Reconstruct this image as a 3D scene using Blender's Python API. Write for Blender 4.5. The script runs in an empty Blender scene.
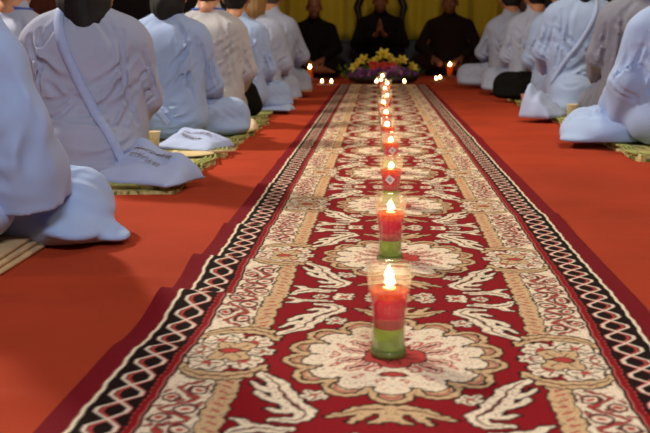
import bpy, bmesh, math, random
import numpy as np
from mathutils import Vector, Matrix, Euler

PI = math.pi
sc = bpy.context.scene
COL = sc.collection
rng = random.Random(7)

# ------------------------------------------------------------------ camera
FPX, HOR, VPX, CH = 900.0, 35.0, 385.0, 0.50
PITCH = math.atan((216.5 - HOR) / FPX)
YAW = math.atan((VPX - 325.0) / (FPX / math.cos(PITCH)))
cam = bpy.data.cameras.new('camera')
cam.sensor_fit = 'HORIZONTAL'; cam.sensor_width = 36.0
cam.lens = 36.0 * FPX / 650.0
cam.dof.use_dof = True
cam.dof.focus_distance = 2.15
cam.dof.aperture_fstop = 6.8
cam.clip_start = 0.02
co = bpy.data.objects.new('camera', cam); COL.objects.link(co)
co.location = (0, 0, CH)
co.rotation_euler = (PI / 2 - PITCH, 0, YAW)
sc.camera = co

cr_ = np.array([math.cos(YAW), math.sin(YAW), 0])
cf_ = np.array([-math.sin(YAW) * math.cos(PITCH), math.cos(YAW) * math.cos(PITCH), -math.sin(PITCH)])
cu_ = np.cross(cr_, cf_)

def W(D, X):
    """floor survey: (distance, sideways offset) read off the photograph -> floor metres"""
    px = VPX + FPX * X / D; py = HOR + FPX * CH / D
    r = cf_ * FPX + cr_ * (px - 325) - cu_ * (py - 216.5)
    t = CH / -r[2]
    return (r[0] * t, r[1] * t)

# ------------------------------------------------------------------ materials
def lin(h):
    h = h.lstrip('#')
    o = []
    for i in (0, 2, 4):
        c = int(h[i:i + 2], 16) / 255
        o.append(c / 12.92 if c <= .04045 else ((c + .055) / 1.055) ** 2.4)
    return tuple(o)

def base_mat(name):
    m = bpy.data.materials.new(name); m.use_nodes = True
    nt = m.node_tree
    return m, nt, nt.nodes['Principled BSDF']

def mk(name, col, rough=.7, var=.12, scale=20, bump=0, bscale=None, metal=0, sheen=0, spec=.5, stretch=(1, 1, 1), detail=4, bdist=.004):
    m, nt, b = base_mat(name)
    c = lin(col) if isinstance(col, str) else col
    tc = nt.nodes.new('ShaderNodeTexCoord')
    mp = nt.nodes.new('ShaderNodeMapping'); mp.inputs['Scale'].default_value = stretch
    nt.links.new(tc.outputs['Object'], mp.inputs['Vector'])
    n = nt.nodes.new('ShaderNodeTexNoise'); n.inputs['Scale'].default_value = scale; n.inputs['Detail'].default_value = detail
    nt.links.new(mp.outputs['Vector'], n.inputs['Vector'])
    r = nt.nodes.new('ShaderNodeValToRGB')
    r.color_ramp.elements[0].position = .3; r.color_ramp.elements[1].position = .7
    r.color_ramp.elements[0].color = tuple(max(0, x * (1 - var)) for x in c) + (1,)
    r.color_ramp.elements[1].color = tuple(min(1, x * (1 + var)) for x in c) + (1,)
    nt.links.new(n.outputs['Fac'], r.inputs['Fac'])
    nt.links.new(r.outputs['Color'], b.inputs['Base Color'])
    b.inputs['Roughness'].default_value = rough
    b.inputs['Metallic'].default_value = metal
    b.inputs['Specular IOR Level'].default_value = spec
    if sheen:
        b.inputs['Sheen Weight'].default_value = sheen
        b.inputs['Sheen Roughness'].default_value = .5
    if bump:
        n2 = nt.nodes.new('ShaderNodeTexNoise'); n2.inputs['Scale'].default_value = bscale or scale * 6; n2.inputs['Detail'].default_value = 5
        nt.links.new(mp.outputs['Vector'], n2.inputs['Vector'])
        bp = nt.nodes.new('ShaderNodeBump'); bp.inputs['Strength'].default_value = bump; bp.inputs['Distance'].default_value = bdist
        nt.links.new(n2.outputs['Fac'], bp.inputs['Height'])
        nt.links.new(bp.outputs['Normal'], b.inputs['Normal'])
    return m

def clear(name, col, transp=.6, gloss=.08, rough=.05, transl=.5, tint=None, fres=.28):
    """see-through body: transparent + translucent/diffuse colour + surface gloss"""
    m, nt, b = base_mat(name)
    nt.nodes.remove(b)
    out = nt.nodes['Material Output']
    c = lin(col) + (1,)
    tr = nt.nodes.new('ShaderNodeBsdfTransparent'); tr.inputs['Color'].default_value = (lin(tint) + (1,)) if tint else c
    tl = nt.nodes.new('ShaderNodeBsdfTranslucent')
    df = nt.nodes.new('ShaderNodeBsdfDiffuse')
    nz = nt.nodes.new('ShaderNodeTexNoise'); nz.inputs['Scale'].default_value = 90
    hue = nt.nodes.new('ShaderNodeHueSaturation'); hue.inputs['Color'].default_value = c
    mr = nt.nodes.new('ShaderNodeMapRange'); mr.inputs['From Min'].default_value = .3; mr.inputs['From Max'].default_value = .7
    mr.inputs['To Min'].default_value = .7; mr.inputs['To Max'].default_value = 1.25
    nt.links.new(nz.outputs['Fac'], mr.inputs['Value']); nt.links.new(mr.outputs['Result'], hue.inputs['Value'])
    nt.links.new(hue.outputs['Color'], tl.inputs['Color']); nt.links.new(hue.outputs['Color'], df.inputs['Color'])
    m1 = nt.nodes.new('ShaderNodeMixShader'); m1.inputs['Fac'].default_value = transl
    nt.links.new(df.outputs[0], m1.inputs[1]); nt.links.new(tl.outputs[0], m1.inputs[2])
    m2 = nt.nodes.new('ShaderNodeMixShader'); m2.inputs['Fac'].default_value = transp
    nt.links.new(m1.outputs[0], m2.inputs[1]); nt.links.new(tr.outputs[0], m2.inputs[2])
    gl = nt.nodes.new('ShaderNodeBsdfGlossy'); gl.inputs['Roughness'].default_value = rough
    lw = nt.nodes.new('ShaderNodeLayerWeight'); lw.inputs['Blend'].default_value = .25
    mm = nt.nodes.new('ShaderNodeMath'); mm.operation = 'MULTIPLY_ADD'; mm.inputs[1].default_value = fres; mm.inputs[2].default_value = gloss
    nt.links.new(lw.outputs['Fresnel'], mm.inputs[0])
    m3 = nt.nodes.new('ShaderNodeMixShader')
    nt.links.new(mm.outputs[0], m3.inputs['Fac'])
    nt.links.new(m2.outputs[0], m3.inputs[1]); nt.links.new(gl.outputs[0], m3.inputs[2])
    nt.links.new(m3.outputs[0], out.inputs['Surface'])
    return m

def gel(name, col, rad, scale=.05):
    m, nt, b = base_mat(name)
    n = nt.nodes.new('ShaderNodeTexNoise'); n.inputs['Scale'].default_value = 120
    tc = nt.nodes.new('ShaderNodeTexCoord'); nt.links.new(tc.outputs['Object'], n.inputs['Vector'])
    hs = nt.nodes.new('ShaderNodeHueSaturation'); hs.inputs['Color'].default_value = lin(col) + (1,)
    mr = nt.nodes.new('ShaderNodeMapRange'); mr.inputs['To Min'].default_value = .75; mr.inputs['To Max'].default_value = 1.15
    nt.links.new(n.outputs['Fac'], mr.inputs['Value']); nt.links.new(mr.outputs[0], hs.inputs['Value']); nt.links.new(hs.outputs[0], b.inputs['Base Color'])
    b.inputs['Subsurface Weight'].default_value = 1
    b.inputs['Subsurface Radius'].default_value = rad
    b.inputs['Subsurface Scale'].default_value = scale
    b.inputs['Roughness'].default_value = .25
    b.inputs['Specular IOR Level'].default_value = .2
    return m

def glow(name, col, strength):
    m, nt, b = base_mat(name)
    nt.nodes.remove(b)
    e = nt.nodes.new('ShaderNodeEmission'); e.inputs['Strength'].default_value = strength
    tc = nt.nodes.new('ShaderNodeTexCoord'); sx = nt.nodes.new('ShaderNodeSeparateXYZ')
    nt.links.new(tc.outputs['Generated'], sx.inputs[0])
    r = nt.nodes.new('ShaderNodeValToRGB')
    c = lin(col)
    r.color_ramp.elements[0].color = (c[0], c[1] * .55, c[2] * .3, 1); r.color_ramp.elements[0].position = 0
    r.color_ramp.elements[1].color = c + (1,); r.color_ramp.elements[1].position = .45
    nt.links.new(sx.outputs['Z'], r.inputs['Fac']); nt.links.new(r.outputs['Color'], e.inputs['Color'])
    nt.links.new(e.outputs[0], nt.nodes['Material Output'].inputs['Surface'])
    return m

def cloth(name, col, var=.05, rough=.9):
    """woven garment cloth with fine threads and soft creases"""
    m = mk(name, col, rough, var, 9, sheen=.0 if lin(col)[0] < .05 else .15, spec=.15)
    nt = m.node_tree; b = nt.nodes['Principled BSDF']
    tc = nt.nodes.new('ShaderNodeTexCoord')
    mp = nt.nodes.new('ShaderNodeMapping'); mp.inputs['Scale'].default_value = (1.5, 1.2, .8); mp.inputs['Rotation'].default_value = (.2, .5, .3)
    nt.links.new(tc.outputs['Object'], mp.inputs[0])
    n1 = nt.nodes.new('ShaderNodeTexNoise'); n1.noise_type = 'RIDGED_MULTIFRACTAL'; n1.inputs['Scale'].default_value = 5.5; n1.inputs['Detail'].default_value = 2.5; n1.inputs['Distortion'].default_value = .6
    nt.links.new(mp.outputs[0], n1.inputs['Vector'])
    b1 = nt.nodes.new('ShaderNodeBump'); b1.inputs['Strength'].default_value = .6; b1.inputs['Distance'].default_value = .022
    nt.links.new(n1.outputs['Fac'], b1.inputs['Height'])
    n2 = nt.nodes.new('ShaderNodeTexNoise'); n2.inputs['Scale'].default_value = 330
    nt.links.new(tc.outputs['Object'], n2.inputs['Vector'])
    b2 = nt.nodes.new('ShaderNodeBump'); b2.inputs['Strength'].default_value = .15; b2.inputs['Distance'].default_value = .001
    nt.links.new(n2.outputs['Fac'], b2.inputs['Height']); nt.links.new(b1.outputs[0], b2.inputs['Normal'])
    nt.links.new(b2.outputs[0], b.inputs['Normal'])
    return m

M = {}
M['robe_blue'] = cloth('pale_blue_cloth', '#98b0da')
M['robe_blue_light'] = cloth('light_blue_cloth', '#a0bbe8')
M['robe_lavender'] = cloth('lavender_grey_cloth', '#a2aec9')
M['robe_cream'] = cloth('cream_grey_cloth', '#abaeb6')
M['robe_grey'] = cloth('mid_grey_cloth', '#7d8398')
M['robe_brown'] = cloth('dark_brown_cloth', '#1c0f09')
M['robe_black'] = cloth('near_black_cloth', '#0b0706')
M['trousers_black'] = cloth('black_cloth', '#0c0c0c')
M['bag_cloth'] = cloth('bag_cloth', '#a9bde6')
M['strap'] = mk('strap_webbing', '#a0b4de', .85, .05, 60)
M['lanyard'] = mk('blue_lanyard', '#2f4fae', .6, .05, 60)
M['skin'] = mk('skin', '#b5805f', .55, .06, 14, bump=.05)
M['skin_dark'] = mk('tanned_skin', '#7a4a30', .55, .06, 14, bump=.05)
M['hair'] = mk('black_hair', '#060404', .75, .3, 60, bump=.6, bscale=90, stretch=(1, 1, .08))
M['hair_grey'] = mk('grey_hair', '#4a4440', .6, .3, 60, bump=.6, bscale=90)
M['hair_tan'] = mk('light_brown_hair', '#8a6a40', .5, .3, 60, bump=.6, bscale=90, stretch=(1, 1, .08))
M['print'] = mk('brown_print', '#7d5c48', .8, .2, 80)
M['black_bag'] = cloth('black_bag_cloth', '#0f100f')
M['cup'] = mk('paper_cup', '#d8c8a4', .6, .05, 30)
M['cup_pink'] = mk('pinkish_cup', '#c9a08c', .6, .05, 30)
M['wood'] = mk('brown_wood', '#4d2410', .5, .35, 6, bump=.2, stretch=(6, 6, .6))
M['wood_dark'] = mk('dark_wood', '#160c07', .45, .3, 8, stretch=(6, 6, .6))
M['plinth'] = mk('blue_grey_paint', '#3b4450', .7, .1, 10)
M['ceiling'] = mk('ceiling_plaster', '#b9b2a2', .9, .04, 5)
M['wall'] = mk('wall_paint', '#8d7c58', .9, .08, 3)
M['beige'] = mk('beige_cotton', '#c6ab82', .9, .1, 30, bump=.3)
M['fan'] = mk('pale_straw', '#d2c193', .8, .1, 40)
M['leaf'] = mk('leaf_green', '#34501a', .5, .35, 30)
M['leaf_light'] = mk('light_leaf_green', '#6d8a30', .5, .3, 30)
M['lily'] = mk('yellow_lily', '#d9c53a', .5, .12, 30)
M['red_flower'] = mk('red_petal', '#b91c12', .55, .2, 40)
M['orange_flower'] = mk('orange_red_petal', '#c63a12', .55, .2, 40)
M['purple'] = mk('purple_orchid', '#6a2a78', .55, .25, 60)
M['purple_light'] = mk('lilac_orchid', '#9a5aa0', .55, .25, 60)
M['stamen'] = mk('stamen_orange', '#a6500f', .6, .2, 60)
M['saucer'] = mk('white_saucer', '#cfc7c0', .3, .03, 30)
M['wax'] = clear('yellow_wax', '#d08a20', .15, .03, .2, .7)
M['wax_white'] = clear('white_wax', '#e8d8b8', .1, .03, .2, .6)
M['glass'] = clear('clear_glass', '#f4f4f0', .955, .045, .03, .3, '#ffffff', .28)
M['gel_red'] = clear('red_gel', '#ff1c78', .42, 0, .2, .8, '#ff88b0', .0)
M['gel_pink'] = clear('pink_gel', '#f8647c', .5, 0, .2, .8, '#ffd0d4', .0)
M['gel_green'] = clear('green_gel', '#bfe01c', .40, 0, .2, .75, '#e8ffb0', .0)
M['glass_base'] = clear('thick_glass_base', '#a8c83a', .55, .06, .04, .5)
M['oil'] = clear('amber_oil', '#c05a14', .42, .01, .05, .6, '#ffc088', .1)
M['flame'] = glow('candle_flame', '#ffd48a', 190)
M['small_flame'] = glow('tea_light_flame', '#ffd08a', 40)
M['wick'] = mk('wick', '#1c140e', .9)
M['sticker'] = mk('sticker_paper', '#f0ece8', .6, .03, 30)
M['sticker_ink'] = mk('sticker_ink', '#77706c', .6, .03, 30)

def curtain_mat():
    return mk('yellow_curtain_cloth', '#b49a10', .8, .12, 2.2, bump=.15, bscale=30, sheen=.2, stretch=(2, 1, .3))
M['curtain'] = curtain_mat()

def felt():
    m = mk('red_felt', '#a53c22', .95, .15, 2.4, bump=.5, bscale=260, spec=.15, detail=8, bdist=.003)
    return m
M['felt'] = felt()

def mat_straw():
    """reed mat: fine reeds across, green leaf print over yellow straw"""
    m, nt, b = base_mat('printed_reed_mat')
    tc = nt.nodes.new('ShaderNodeTexCoord')
    v = nt.nodes.new('ShaderNodeTexNoise'); v.inputs['Scale'].default_value = 9; v.inputs['Detail'].default_value = 2; v.inputs['Distortion'].default_value = 2.5
    mp = nt.nodes.new('ShaderNodeMapping'); mp.inputs['Scale'].default_value = (2.2, 1.2, 1)
    nt.links.new(tc.outputs['Object'], mp.inputs[0]); nt.links.new(mp.outputs[0], v.inputs['Vector'])
    r = nt.nodes.new('ShaderNodeValToRGB')
    e = r.color_ramp.elements
    e[0].position = .40; e[0].color = lin('#6d8040') + (1,)
    e[1].position = .46; e[1].color = lin('#d3c67c') + (1,)
    x = e.new(.58); x.color = lin('#dccf8c') + (1,)
    x = e.new(.66); x.color = lin('#e6dcae') + (1,)
    nt.links.new(v.outputs['Fac'], r.inputs['Fac'])
    w = nt.nodes.new('ShaderNodeTexWave'); w.inputs['Scale'].default_value = 60; w.bands_direction = 'Y'
    nt.links.new(tc.outputs['Object'], w.inputs['Vector'])
    mx = nt.nodes.new('ShaderNodeMixRGB'); mx.blend_type = 'MULTIPLY'; mx.inputs['Fac'].default_value = .25
    nt.links.new(r.outputs['Color'], mx.inputs[1]); nt.links.new(w.outputs['Color'], mx.inputs[2])
    nt.links.new(mx.outputs[0], b.inputs['Base Color'])
    b.inputs['Roughness'].default_value = .7
    bp = nt.nodes.new('ShaderNodeBump'); bp.inputs['Strength'].default_value = .4; bp.inputs['Distance'].default_value = .003
    nt.links.new(w.outputs['Fac'], bp.inputs['Height']); nt.links.new(bp.outputs['Normal'], b.inputs['Normal'])
    return m
M['mat'] = mat_straw()
M['mat_edge'] = mk('green_mat_binding', '#9aa35e', .8, .3, 50)

# ------------------------------------------------------------------ object helpers
def mesh_obj(name, verts, faces, m=None, parent=None, smooth=True):
    me = bpy.data.meshes.new(name)
    me.from_pydata([tuple(map(float, v)) for v in verts] if not isinstance(verts, np.ndarray) else verts.tolist(), [],
                   faces.tolist() if isinstance(faces, np.ndarray) else faces)
    me.update()
    if smooth:
        me.polygons.foreach_set('use_smooth', [True] * len(me.polygons))
    if m: me.materials.append(m)
    o = bpy.data.objects.new(name, me); COL.objects.link(o)
    if parent: o.parent = parent
    return o

def bm_obj(name, bm, m=None, parent=None, smooth=True):
    me = bpy.data.meshes.new(name); bm.normal_update(); bm.to_mesh(me); bm.free()
    if smooth:
        me.polygons.foreach_set('use_smooth', [True] * len(me.polygons))
    if m: me.materials.append(m)
    o = bpy.data.objects.new(name, me); COL.objects.link(o)
    if parent: o.parent = parent
    return o

def tag(o, label=None, cat=None, group=None, kind=None):
    if label: o['label'] = label
    if cat: o['category'] = cat
    if group: o['group'] = group
    if kind: o['kind'] = kind
    return o

def empty(name, loc=(0, 0, 0), rz=0, label=None, cat=None, group=None):
    o = bpy.data.objects.new(name, None); COL.objects.link(o)
    o.empty_display_size = .1
    o.location = loc; o.rotation_euler = (0, 0, rz)
    return tag(o, label, cat, group)

def copy_tree(o, parent=None):
    c = o.copy(); COL.objects.link(c)
    if parent: c.parent = parent
    for ch in list(o.children): copy_tree(ch, c)
    return c

def add_box(bm, c, s, rot=None, bevel=0):
    r = bmesh.ops.create_cube(bm, size=1)
    vs = r['verts']
    mx = Matrix.Translation(c) @ (rot.to_matrix().to_4x4() if rot else Matrix.Identity(4)) @ Matrix.Diagonal((s[0], s[1], s[2], 1))
    bmesh.ops.transform(bm, matrix=mx, verts=vs)
    if bevel:
        es = list({e for v in vs for e in v.link_edges})
        bmesh.ops.bevel(bm, geom=es, offset=bevel, segments=2, affect='EDGES', profile=.5)

def add_lathe(bm, prof, n=32, c=(0, 0, 0), close=False):
    rings = []
    for (r, z) in prof:
        if r < 1e-6:
            rings.append([bm.verts.new((c[0], c[1], c[2] + z))])
        else:
            rings.append([bm.verts.new((c[0] + r * math.cos(2 * PI * i / n), c[1] + r * math.sin(2 * PI * i / n), c[2] + z)) for i in range(n)])
    if close: rings.append(rings[0])
    for a, b in zip(rings[:-1], rings[1:]):
        for i in range(n):
            j = (i + 1) % n
            f = ([a[0]] if len(a) == 1 else [a[i], a[j]]) + ([b[0]] if len(b) == 1 else [b[j], b[i]])
            if len(f) > 2:
                try: bm.faces.new(f)
                except ValueError: pass

def add_tube(bm, pts, rad, n=8):
    pts = [Vector(p) for p in pts]
    rad = rad if isinstance(rad, (list, tuple)) else [rad] * len(pts)
    rings = []
    for i, p in enumerate(pts):
        t = (pts[min(i + 1, len(pts) - 1)] - pts[max(i - 1, 0)]).normalized()
        a = t.orthogonal().normalized() if i == 0 else (prev - t * prev.dot(t)).normalized()
        prev = a; b = t.cross(a)
        rings.append([bm.verts.new(p + (a * math.cos(2 * PI * k / n) + b * math.sin(2 * PI * k / n)) * rad[i]) for k in range(n)])
    for a, b in zip(rings[:-1], rings[1:]):
        for k in range(n):
            bm.faces.new([a[k], a[(k + 1) % n], b[(k + 1) % n], b[k]])
    bm.faces.new(rings[0][::-1]); bm.faces.new(rings[-1])

# ------------------------------------------------------------------ distance-field modelling for bodies and clothes
def smin(a, b, k):
    h = np.maximum(k - np.abs(a - b), 0) / k
    return np.minimum(a, b) - h * h * k * .25

class Sdf:
    def __init__(s):
        s.p = []; s.cuts = []; s.cre = []; s.floor = None; s.wob = None
    def cone(s, a, b, ra, rb=None, k=.04):
        s.p.append(('c', np.array(a, float), np.array(b, float), ra, ra if rb is None else rb, k)); return s
    def path(s, pts, rads, k=.03):
        for i in range(len(pts) - 1): s.cone(pts[i], pts[i + 1], rads[i], rads[i + 1], k)
        return s
    def ell(s, c, r, k=.04, rot=None):
        R = np.array(Euler(rot).to_matrix()) if rot else None
        s.p.append(('e', np.array(c, float), np.array(r, float), R, None, k)); return s
    def cut_ell(s, c, r, k=.01):
        s.cuts.append(('e', np.array(c, float), np.array(r, float), None, None, k)); return s
    def cut_cone(s, a, b, ra, rb=None, k=.01):
        s.cuts.append(('c', np.array(a, float), np.array(b, float), ra, ra if rb is None else rb, k)); return s
    @staticmethod
    def val(q, P):
        if q[0] == 'c':
            a, b = q[1], q[2]; ab = b - a; L2 = max(ab @ ab, 1e-9)
            t = np.clip(((P - a) @ ab) / L2, 0, 1)
            return np.linalg.norm(P - a - t[..., None] * ab, axis=-1) - (q[3] + (q[4] - q[3]) * t)
        d = P - q[1]
        if q[3] is not None: d = d @ q[3]
        k0 = np.linalg.norm(d / q[2], axis=-1); k1 = np.linalg.norm(d / q[2] ** 2, axis=-1) + 1e-9
        return k0 * (k0 - 1) / k1
    @staticmethod
    def bbox(q, m):
        if q[0] == 'c':
            r = max(q[3], q[4]) + m
            return np.minimum(q[1], q[2]) - r, np.maximum(q[1], q[2]) + r
        r = (q[2] if q[3] is None else np.full(3, q[2].max())) + m
        return q[1] - r, q[1] + r
    def ev(s, P):
        f = np.full(P.shape[:-1], 9.)
        for q in s.p: f = smin(f, s.val(q, P), q[5])
        return f
    def project(s, P, it=5):
        P = P.copy()
        for _ in range(it):
            f = s.ev(P); e = 2e-3
            g = np.stack([s.ev(P + np.eye(3)[i] * e) - f for i in range(3)], -1) / e
            g /= np.linalg.norm(g, axis=-1, keepdims=True) + 1e-9
            P -= g * f[..., None]
        return P
    def crease(s, a, b, bow=(0, 0, 0), depth=.008, w=.011):
        a, b, bow = np.array(a, float), np.array(b, float), np.array(bow, float)
        t = np.linspace(0, 1, 8)[:, None]
        P = a * (1 - t) + b * t + bow * 4 * t * (1 - t)
        s.cre.append((s.project(P), depth, w)); return s
    def build(s, h):
        lo = np.min([s.bbox(q, .03)[0] for q in s.p], 0); hi = np.max([s.bbox(q, .03)[1] for q in s.p], 0)
        if s.floor is not None: lo[2] = max(lo[2], s.floor - 3 * h)
        n = np.ceil((hi - lo) / h).astype(int) + 1
        f = np.full(n, 9., np.float32)
        ax = [lo[i] + h * np.arange(n[i]) for i in range(3)]
        def sl(bl, bh):
            return tuple(slice(max(0, int((bl[i] - lo[i]) / h)), max(0, min(n[i], int((bh[i] - lo[i]) / h) + 2))) for i in range(3))
        def pts(S):
            return np.stack(np.meshgrid(*[ax[i][S[i]] for i in range(3)], indexing='ij'), -1)
        for q in s.p:
            S = sl(*s.bbox(q, q[5] + 3 * h))
            if f[S].size: f[S] = smin(f[S], s.val(q, pts(S)), q[5])
        for (C, depth, w) in s.cre:
            S = sl(C.min(0) - 3 * w, C.max(0) + 3 * w)
            if not f[S].size: continue
            P = pts(S); d = np.full(P.shape[:-1], 9.); tt = np.zeros(P.shape[:-1])
            for i in range(len(C) - 1):
                ab = C[i + 1] - C[i]
                t = np.clip(((P - C[i]) @ ab) / max(ab @ ab, 1e-9), 0, 1)
                di = np.linalg.norm(P - C[i] - t[..., None] * ab, axis=-1)
                tt = np.where(di < d, (i + t) / (len(C) - 1), tt); d = np.minimum(d, di)
            env = np.sin(PI * np.clip(tt, .06, .94)) ** .7
            f[S] += (depth * env * (np.exp(-(d / w) ** 2) - .45 * np.exp(-((d - 1.7 * w) / (.8 * w)) ** 2))).astype(np.float32)
        if s.wob:
            P = pts((slice(None),) * 3)
            f += s.wob(P).astype(np.float32)
        for q in s.cuts:
            S = sl(*s.bbox(q, q[5] + 3 * h))
            if f[S].size: f[S] = -smin(-f[S], s.val(q, pts(S)), q[5])
        if s.floor is not None:
            f = np.maximum(f, (s.floor - ax[2])[None, None, :].astype(np.float32))
        return nets(f, lo, h)

def nets(f, lo, h):
    ins = f < 0
    n = np.array(f.shape) - 1
    corners = [(i, j, k) for i in (0, 1) for j in (0, 1) for k in (0, 1)]
    def c(a, o): return a[o[0]:o[0] + n[0], o[1]:o[1] + n[1], o[2]:o[2] + n[2]]
    cnt = sum(c(ins, o).astype(np.int8) for o in corners)
    act = (cnt > 0) & (cnt < 8)
    I = np.argwhere(act); N = len(I)
    idx = -np.ones(n, int); idx[act] = np.arange(N)
    acc = np.zeros((N, 3)); num = np.zeros(N)
    vals = {o: f[I[:, 0] + o[0], I[:, 1] + o[1], I[:, 2] + o[2]].astype(float) for o in corners}
    for a in corners:
        for d in range(3):
            if a[d] == 0:
                b = list(a); b[d] = 1; b = tuple(b)
                fa, fb = vals[a], vals[b]
                m = (fa < 0) != (fb < 0)
                t = np.where(m, fa / np.where(m, fa - fb, 1), 0)
                p = np.tile(np.array(a, float), (N, 1)); p[:, d] += t
                acc[m] += p[m]; num[m] += 1
    V = lo + h * (I + acc / np.maximum(num, 1)[:, None])
    faces = []
    for d in range(3):
        u, v = (d + 1) % 3, (d + 2) % 3
        sh = [slice(None)] * 3
        A = [slice(None)] * 3; B = [slice(None)] * 3
        A[d] = slice(0, -1); B[d] = slice(1, None)
        x = ins[tuple(A)] != ins[tuple(B)]
        E = np.argwhere(x)
        E = E[(E[:, u] > 0) & (E[:, v] > 0) & (E[:, u] < n[u]) & (E[:, v] < n[v])]
        def at(du, dv):
            Q = E.copy(); Q[:, u] -= du; Q[:, v] -= dv
            return idx[Q[:, 0], Q[:, 1], Q[:, 2]]
        q = np.stack([at(1, 1), at(0, 1), at(0, 0), at(1, 0)], 1)
        s0 = ins[E[:, 0], E[:, 1], E[:, 2]]
        q[~s0] = q[~s0][:, ::-1]
        faces.append(q)
    F = np.concatenate(faces); F = F[(F >= 0).all(1)]
    # one light smoothing pass
    S = np.zeros_like(V); K = np.zeros(N)
    for i in range(4):
        np.add.at(S, F[:, i], V[F[:, (i + 1) % 4]]); np.add.at(K, F[:, i], 1)
        np.add.at(S, F[:, i], V[F[:, (i - 1) % 4]]); np.add.at(K, F[:, i], 1)
    V = V * .5 + .5 * S / np.maximum(K, 1)[:, None]
    return V, F

# ------------------------------------------------------------------ the room
def structure(o): o['kind'] = 'structure'; return o
RX, RY0, RY1, RZ = 4.3, -2.6, 12.6, 3.3

def wrinkles(X, Y):
    z = np.zeros_like(X)
    r = random.Random(3)
    for k in range(95):
        y0 = r.uniform(.9, 9.2); side = r.choice((-1, 1))
        sl_ = r.uniform(-.22, .22); a = r.uniform(.003, .011); w = r.uniform(.018, .045) * (1 + .15 * y0)
        d = Y - y0 - sl_ * (X - side * .7) - .03 * np.sin(X * 7 + k)
        c = np.where(d > 0, d / (.6 * w), d / (1.5 * w))
        z += a * np.exp(-c ** 2) * np.exp(-((X - side * r.uniform(.55, .95)) / .35) ** 2)
    z *= np.clip((np.abs(X) - .40) / .1, 0, 1) * np.clip((1.6 - np.abs(X)) / .4, 0, 1)
    return z

xs = np.unique(np.concatenate([np.linspace(-RX, -1.5, 14), np.linspace(-1.5, 1.5, 150), np.linspace(1.5, RX, 14)]))
ys = np.unique(np.concatenate([np.linspace(RY0, .8, 16), np.linspace(.8, 5, 420), np.linspace(5, 10, 200), np.linspace(10, RY1, 14)]))
X, Y = np.meshgrid(xs, ys)
Z = wrinkles(X, Y)
def grid_faces(nr, nc):
    i = np.arange(nr - 1)[:, None] * nc + np.arange(nc - 1)[None, :]
    return np.stack([i, i + 1, i + nc + 1, i + nc], -1).reshape(-1, 4)
V = np.stack([X, Y, Z], -1).reshape(-1, 3)
structure(mesh_obj('floor', V, grid_faces(len(ys), len(xs)), M['felt']))

def box_obj(name, c, s, m, parent=None, bevel=0):
    bm = bmesh.new(); add_box(bm, (0, 0, 0), s, None, bevel)
    o = bm_obj(name, bm, m, parent, smooth=False); o.location = c
    return o
t = .12
structure(box_obj('wall_left', (-RX - t / 2, (RY0 + RY1) / 2, RZ / 2), (t, RY1 - RY0, RZ), M['wood']))
structure(box_obj('wall_right', (RX + t / 2, (RY0 + RY1) / 2, RZ / 2), (t, RY1 - RY0, RZ), M['wood']))
structure(box_obj('wall_back', (0, RY1 + t / 2, RZ / 2), (2 * RX + 2 * t, t, RZ), M['wood_dark']))
structure(box_obj('wall_front', (0, RY0 - t / 2, RZ / 2), (2 * RX + 2 * t, t, RZ), M['wall']))
structure(box_obj('ceiling', (0, (RY0 + RY1) / 2, RZ + t / 2), (2 * RX + 2 * t, RY1 - RY0 + 2 * t, t), M['ceiling']))
# low painted dais front under the curtain
structure(box_obj('trim_1', (0.1, 12.35, .215), (3.3, .4, .43), M['plinth'], bevel=.01))

# curtain : gathered cloth hanging behind the three monks
nx, nz = 260, 24
cx = np.linspace(-1.50, 1.66, nx); cz = np.linspace(.44, 3.2, nz)
CX, CZ = np.meshgrid(cx, cz)
ph = CX * 17 + .8 * np.sin(CX * 3.1) + .15 * np.sin(CZ * 2 + CX * 5)
CY = 12.12 + .045 * np.sin(ph) * (1 - .25 * (CZ - .44) / 2.8) + .015 * np.sin(ph * 2.3 + 1)
cur = mesh_obj('curtain', np.stack([CX, CY, CZ], -1).reshape(-1, 3), grid_faces(nz, nx), M['curtain'])
sol = cur.modifiers.new('thickness', 'SOLIDIFY'); sol.thickness = .008
tag(cur, 'dull yellow gathered curtain hanging behind the three seated monks', 'curtain')

# wooden posts and door panels at the far left of the hall
def post(x, y, w, label, m):
    o = empty('wooden_post', (x, y, 0), 0, label, 'post')
    bm = bmesh.new(); add_box(bm, (0, 0, 1.65), (w, w, 3.3), None, .02); bm_obj('shaft', bm, m, o, False)
    bm = bmesh.new(); add_box(bm, (0, 0, .10), (w + .06, w + .06, .20), None, .015); bm_obj('base', bm, m, o, False)
    return o
post(-1.72, 12.2, .26, 'brown wooden post at the left end of the yellow curtain', M['wood'])
post(1.86, 12.2, .26, 'brown wooden post at the right end of the yellow curtain', M['wood'])
post(-2.95, 8.0, .30, 'brown wooden post behind the heads in the far left corner', M['wood'])

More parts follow.
